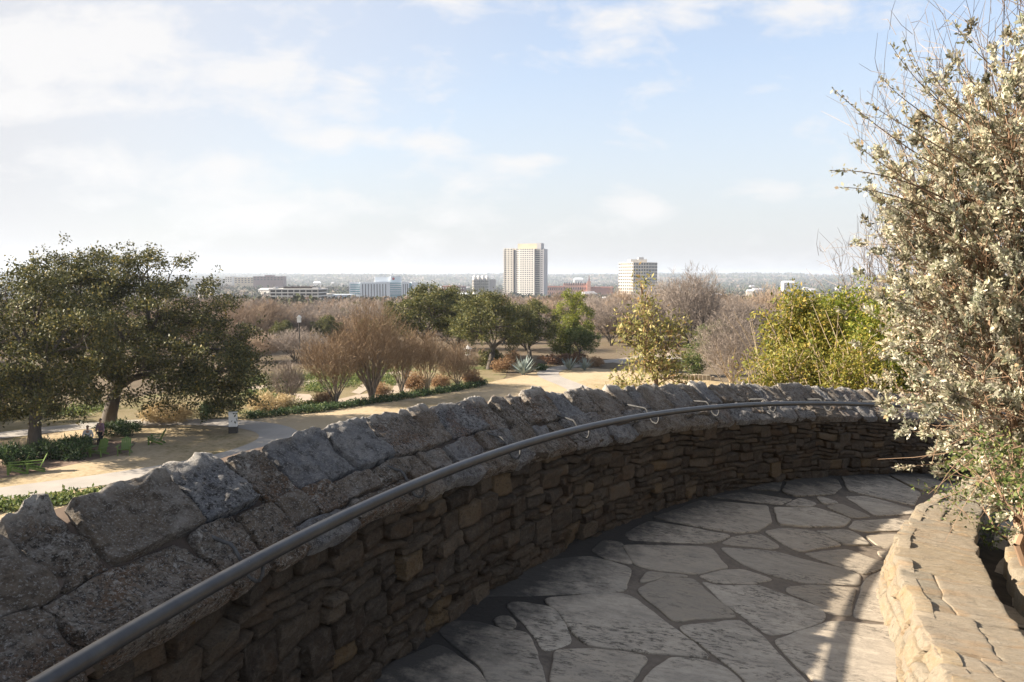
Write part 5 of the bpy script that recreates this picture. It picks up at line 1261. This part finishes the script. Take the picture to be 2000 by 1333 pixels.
def college():
    B = Bld('brick_college', 'long pinkish brick college with a slender church spire', 1130, 1350, math.radians(-4)); X, Z = B.X, B.Z
    B.part('main_wing', 'brick_pink', [(X(1100), X(1151), 0, 30, 0, Z(554))]); B.part('left_wing', 'brick_pink', [(X(1064), X(1100), -6, 20, 0, Z(561))]); B.part('right_wing', 'brick', [(X(1153), X(1196), -4, 24, 0, Z(563))])
    B.part('tower', 'brick_pink', [(X(1146), X(1153), -8, 2, 0, Z(550))]); B.part('roof', 'roof_red', [(X(1063), X(1101), -7, 21, Z(561), Z(559.4)), (X(1152), X(1197), -5, 25, Z(563), Z(560.5))])
    m = MB(); cx, cy = X(1150), -3; r = 2.0 * B.k; m.add([(cx - r, cy - r, Z(550)), (cx + r, cy - r, Z(550)), (cx + r, cy + r, Z(550)), (cx - r, cy + r, Z(550)), (cx, cy, Z(536))], None, [(0, 1, 4), (1, 2, 4), (2, 3, 4), (3, 0, 4)]); m.build('spire', M['brick_plum'], B.o)
    B.windows('glass_dark', [(X(1102 + i * 4.4), X(1103.6 + i * 4.4), -.4, .2, Z(575) + j * 8, Z(575) + j * 8 + 4) for i in range(10) for j in range(3)] + [(X(1066 + i * 4.2), X(1067.6 + i * 4.2), -6.4, -5.8, Z(575) + j * 7, Z(575) + j * 7 + 3.5) for i in range(8) for j in range(2)])
college()
hg = 'white houses on the far plain'
rngh = np.random.default_rng(17)
for px, py, d, w, lb in ((1402, 573, 700, 16, 'larger white house right of the tallest bare grey tree'), (1463, 566, 900, 12, 'white house above the low rust brown bare tree'), (1130, 543, 3000, 18, 'pale shed on the ridge right of the tall tower'), (775, 594, 420, 26, 'low white roofed shed in the trees below the hospital'), (1180, 580, 520, 10, 'small white house at the foot of the octagonal tower'), (940, 579, 700, 24, 'low white roofed building left of the tall tower foot'), (900, 572, 900, 30, 'long low pale roof below the brick hall'), (1540, 549, 2000, 22, 'pale far house near the yellow green thicket'), (620, 550, 2200, 14, 'pale far house above the banded office'), (400, 560, 900, 30, 'low pale warehouse beside the oak crown')):
    B = Bld('house', lb, px, d, rngh.uniform(-.3, .3), 'house', hg); ww = w * B.k / 2; zt = max(B.Z(py + 3), 3); zr = B.Z(py)
    MB().box(-ww, ww, 0, ww * 1.2, 0, zt).build('walls', M['conc_white'], B.o)
    MB().add([(-ww * 1.05, -.4, zt), (ww * 1.05, -.4, zt), (ww * 1.05, ww * 1.25, zt), (-ww * 1.05, ww * 1.25, zt), (-ww * .8, ww * .6, max(zr, zt + 1)), (ww * .8, ww * .6, max(zr, zt + 1))], [(0, 1, 5, 4), (2, 3, 4, 5)], [(1, 2, 5), (3, 0, 4)]).build('roof', M['panel_white'], B.o)
    for i in range(3): MB().box(-ww * .7 + i * ww * .55, -ww * .7 + i * ww * .55 + ww * .25, -.12, .1, zt * .45, zt * .75).build('window', M['glass_dark'], B.o)

def far_houses():
    rng = np.random.default_rng(190); lb = 'one of the tiny pale houses scattered over the hazy far plain'; B = Bld('house', lb, 1000, 1500, 0, 'house', 'tiny far houses')
    MB().box(-9, 9, 0, 12, 0, 9).build('walls', M['conc_white'], B.o); MB().add([(-9.6, -.5, 9), (9.6, -.5, 9), (9.6, 12.5, 9), (-9.6, 12.5, 9), (-8, 6, 12.5), (8, 6, 12.5)], [(0, 1, 5, 4), (2, 3, 4, 5)], [(1, 2, 5), (3, 0, 4)]).build('roof', M['roof_red'] if 0 else M['conc_grey'], B.o)
    first = True
    for i in range(46):
        r = rng.uniform(1100, 3600); a = math.radians(rng.uniform(-30, 26)); x, y = r * math.sin(a), r * math.cos(a); z = float(height(np.array(x), np.array(y))) + rng.uniform(1, 4); sc = (rng.uniform(.5, 1.5), 1, rng.uniform(.6, 1.1))
        if first: B.o.location = (x, y, z); B.o.scale = sc; first = False
        else: copy_thing(B.o, lb, (x, y, z), rng.uniform(-.6, .6), sc)
far_houses()
# ------------------------------------------------------------------ haze
mh = bpy.data.materials.new('haze_air'); mh.use_nodes = True; nt = mh.node_tree; nt.nodes.clear(); on = nt.nodes.new('ShaderNodeOutputMaterial'); pv = nt.nodes.new('ShaderNodeVolumePrincipled')
HAZE = 1.3e-4
pv.inputs['Density'].default_value = HAZE; pv.inputs['Color'].default_value = (.78, .87, 1.0, 1); pv.inputs['Anisotropy'].default_value = .2
nt.links.new(pv.outputs[0], on.inputs['Volume'])
mbh = MB(); mbh.box(-9500, 9500, -9000, 9500, -75, 95); tag(mbh.build('haze', mh), 'thin pale haze over the plain', 'haze', kind='stuff')

# ------------------------------------------------------------------ sun, sky, camera
SUN_EL, SUN_AZ = math.radians(30.5), math.radians(1)      # SUN_AZ: light travels towards (cos, sin)
Ld = Vector((math.cos(SUN_EL) * math.cos(SUN_AZ), math.cos(SUN_EL) * math.sin(SUN_AZ), -math.sin(SUN_EL)))
sl = bpy.data.lights.new('sun', 'SUN'); sl.energy = 5.0; sl.angle = math.radians(.5); sl.color = (1.0, .885, .735)
so = bpy.data.objects.new('sun', sl); col.objects.link(so); so.rotation_euler = Ld.to_track_quat('-Z', 'Y').to_euler(); so.location = (-40, -10, 60)
w = bpy.data.worlds.new('World'); scn.world = w; w.use_nodes = True; nt = w.node_tree; nt.nodes.clear()
def N(t, **k):
    x = nt.nodes.new(t)
    for a, v in k.items(): setattr(x, a, v)
    return x
out = N('ShaderNodeOutputWorld'); bg = N('ShaderNodeBackground'); bg.inputs['Strength'].default_value = .08
sky = N('ShaderNodeTexSky', sky_type='NISHITA'); sky.sun_disc = False; sky.sun_elevation = SUN_EL
sd = -Ld; sky.sun_rotation = math.atan2(sd.x, sd.y)
sky.air_density = 1.0; sky.dust_density = 2.2; sky.ozone_density = 1.0; sky.altitude = 200
tc = N('ShaderNodeTexCoord'); sep = N('ShaderNodeSeparateXYZ'); nt.links.new(tc.outputs['Generated'], sep.inputs[0])
def MA(op, a, b=0.0, clamp=False):
    x = N('ShaderNodeMath', operation=op); x.use_clamp = clamp
    for s, v in ((x.inputs[0], a), (x.inputs[1], b)):
        if isinstance(v, bpy.types.NodeSocket): nt.links.new(v, s)
        else: s.default_value = v
    return x.outputs[0]
den = MA('ADD', MA('MAXIMUM', sep.outputs[2], 0.0), .14)
cx = MA('DIVIDE', sep.outputs[0], den); cy = MA('DIVIDE', sep.outputs[1], den)
cmb = N('ShaderNodeCombineXYZ'); nt.links.new(cx, cmb.inputs[0]); nt.links.new(cy, cmb.inputs[1]); cmb.inputs[2].default_value = 3.7
def noise(scale, detail, rough, dist=0.0, off=None):
    x = N('ShaderNodeTexNoise'); x.inputs['Scale'].default_value = scale; x.inputs['Detail'].default_value = detail; x.inputs['Roughness'].default_value = rough; x.inputs['Distortion'].default_value = dist
    mp = N('ShaderNodeMapping'); mp.inputs['Location'].default_value = off or (0, 0, 0); nt.links.new(cmb.outputs[0], mp.inputs[0]); nt.links.new(mp.outputs[0], x.inputs['Vector']); return x.outputs['Fac']
def ramp(f, st):
    x = N('ShaderNodeValToRGB'); x.color_ramp.elements[0].position = st[0][0]; x.color_ramp.elements[0].color = (*[st[0][1]] * 3, 1); x.color_ramp.elements[1].position = st[1][0]; x.color_ramp.elements[1].color = (*[st[1][1]] * 3, 1); nt.links.new(f, x.inputs[0]); return x.outputs[0]
big = noise(.55, 3, .5, .2, (1.3, 0, 0)); fine = noise(1.9, 8, .62, .35, (4.1, 2.0, 0))
left = MA('MULTIPLY', sep.outputs[0], -.22)
dens = MA('ADD', MA('ADD', MA('MULTIPLY', big, .5), MA('MULTIPLY', fine, .55)), left)
Xd = MA('DIVIDE', sep.outputs[0], MA('MAXIMUM', sep.outputs[1], .05)); Zd = MA('DIVIDE', sep.outputs[2], MA('MAXIMUM', sep.outputs[1], .05))
# the clouds of the day: soft banks at their own directions, broken up by noise
tot = None
for px, py, a, b, st in ((130, 110, 330, 75, 1.0), (480, 150, 200, 60, .9), (690, 185, 70, 60, .9), (200, 210, 330, 40, .7), (800, 280, 130, 26, .85), (660, 275, 60, 34, .8), (1035, 318, 75, 18, .9), (1260, 410, 75, 28, .8), (1490, 372, 130, 26, .8), (1250, 45, 190, 55, .75), (1560, 20, 150, 50, .85), (880, 20, 60, 30, .6), (300, 330, 300, 45, .6), (600, 400, 400, 50, .5), (1500, 185, 60, 14, .4), (880, 420, 120, 30, .5)):
    u = MA('DIVIDE', MA('SUBTRACT', Xd, (px - 1000) / F_PX), a / F_PX); v = MA('DIVIDE', MA('SUBTRACT', Zd, (YH - py) / F_PX), b / F_PX)
    g = MA('MULTIPLY', MA('POWER', 2.718, MA('MULTIPLY', MA('ADD', MA('MULTIPLY', u, u), MA('MULTIPLY', v, v)), -1.0)), st)
    tot = g if tot is None else MA('MAXIMUM', tot, g)
fv = N('ShaderNodeCombineXYZ'); nt.links.new(Xd, fv.inputs[0]); nt.links.new(MA('MULTIPLY', Zd, 2.1), fv.inputs[1]); fv.inputs[2].default_value = 1.3
fn = N('ShaderNodeTexNoise'); fn.inputs['Scale'].default_value = 9; fn.inputs['Detail'].default_value = 9; fn.inputs['Roughness'].default_value = .6; fn.inputs['Distortion'].default_value = .25; nt.links.new(fv.outputs[0], fn.inputs['Vector'])
cl = ramp(MA('ADD', MA('MULTIPLY', tot, .62), MA('MULTIPLY', MA('SUBTRACT', fn.outputs['Fac'], .5), 1.7)), ((.12, 0.0), (.5, 1.0)))
# soft whitening towards the horizon haze and the sunny side
hz = ramp(sep.outputs[2], ((0.02, 1.0), (.42, 0.0)))
hz = MA('MAXIMUM', MA('MULTIPLY', hz, .9), MA('ADD', MA('MULTIPLY', sep.outputs[0], -1.0), .42, True))
hz = MA('MAXIMUM', hz, .36)
mix = N('ShaderNodeMix', data_type='RGBA'); nt.links.new(hz, mix.inputs[0]); nt.links.new(sky.outputs[0], mix.inputs[6]); mix.inputs[7].default_value = (2.7, 2.7, 2.8, 1)
mix2 = N('ShaderNodeMix', data_type='RGBA'); nt.links.new(MA('MULTIPLY', cl, .9), mix2.inputs[0]); nt.links.new(mix.outputs[2], mix2.inputs[6]); mix2.inputs[7].default_value = (3.4, 3.36, 3.36, 1)
nt.links.new(mix2.outputs[2], bg.inputs[0]); nt.links.new(bg.outputs[0], out.inputs[0])

cd = bpy.data.cameras.new('camera'); cd.sensor_width = 36; cd.lens = F_PX / 2000 * 36; cd.clip_start = .05; cd.clip_end = 30000
cam = bpy.data.objects.new('camera', cd); col.objects.link(cam); cam.location = (0, 0, CAM_H); cam.rotation_euler = (PI / 2 - PITCH, 0, 0); scn.camera = cam
vs = scn.view_settings; scn.display_settings.display_device = 'sRGB'; vs.view_transform = 'Standard'; vs.look = 'None'; vs.exposure = 1.8; vs.gamma = 1.0; vs.use_curve_mapping = False
scn.cycles.max_bounces = 6; scn.cycles.diffuse_bounces = 3; scn.cycles.transmission_bounces = 3; scn.cycles.volume_bounces = 0; scn.cycles.use_denoising = True; scn.cycles.use_adaptive_sampling = True
for blk in list(bpy.data.objects):
    if blk.get('label') == 'x': bpy.data.objects.remove(blk)
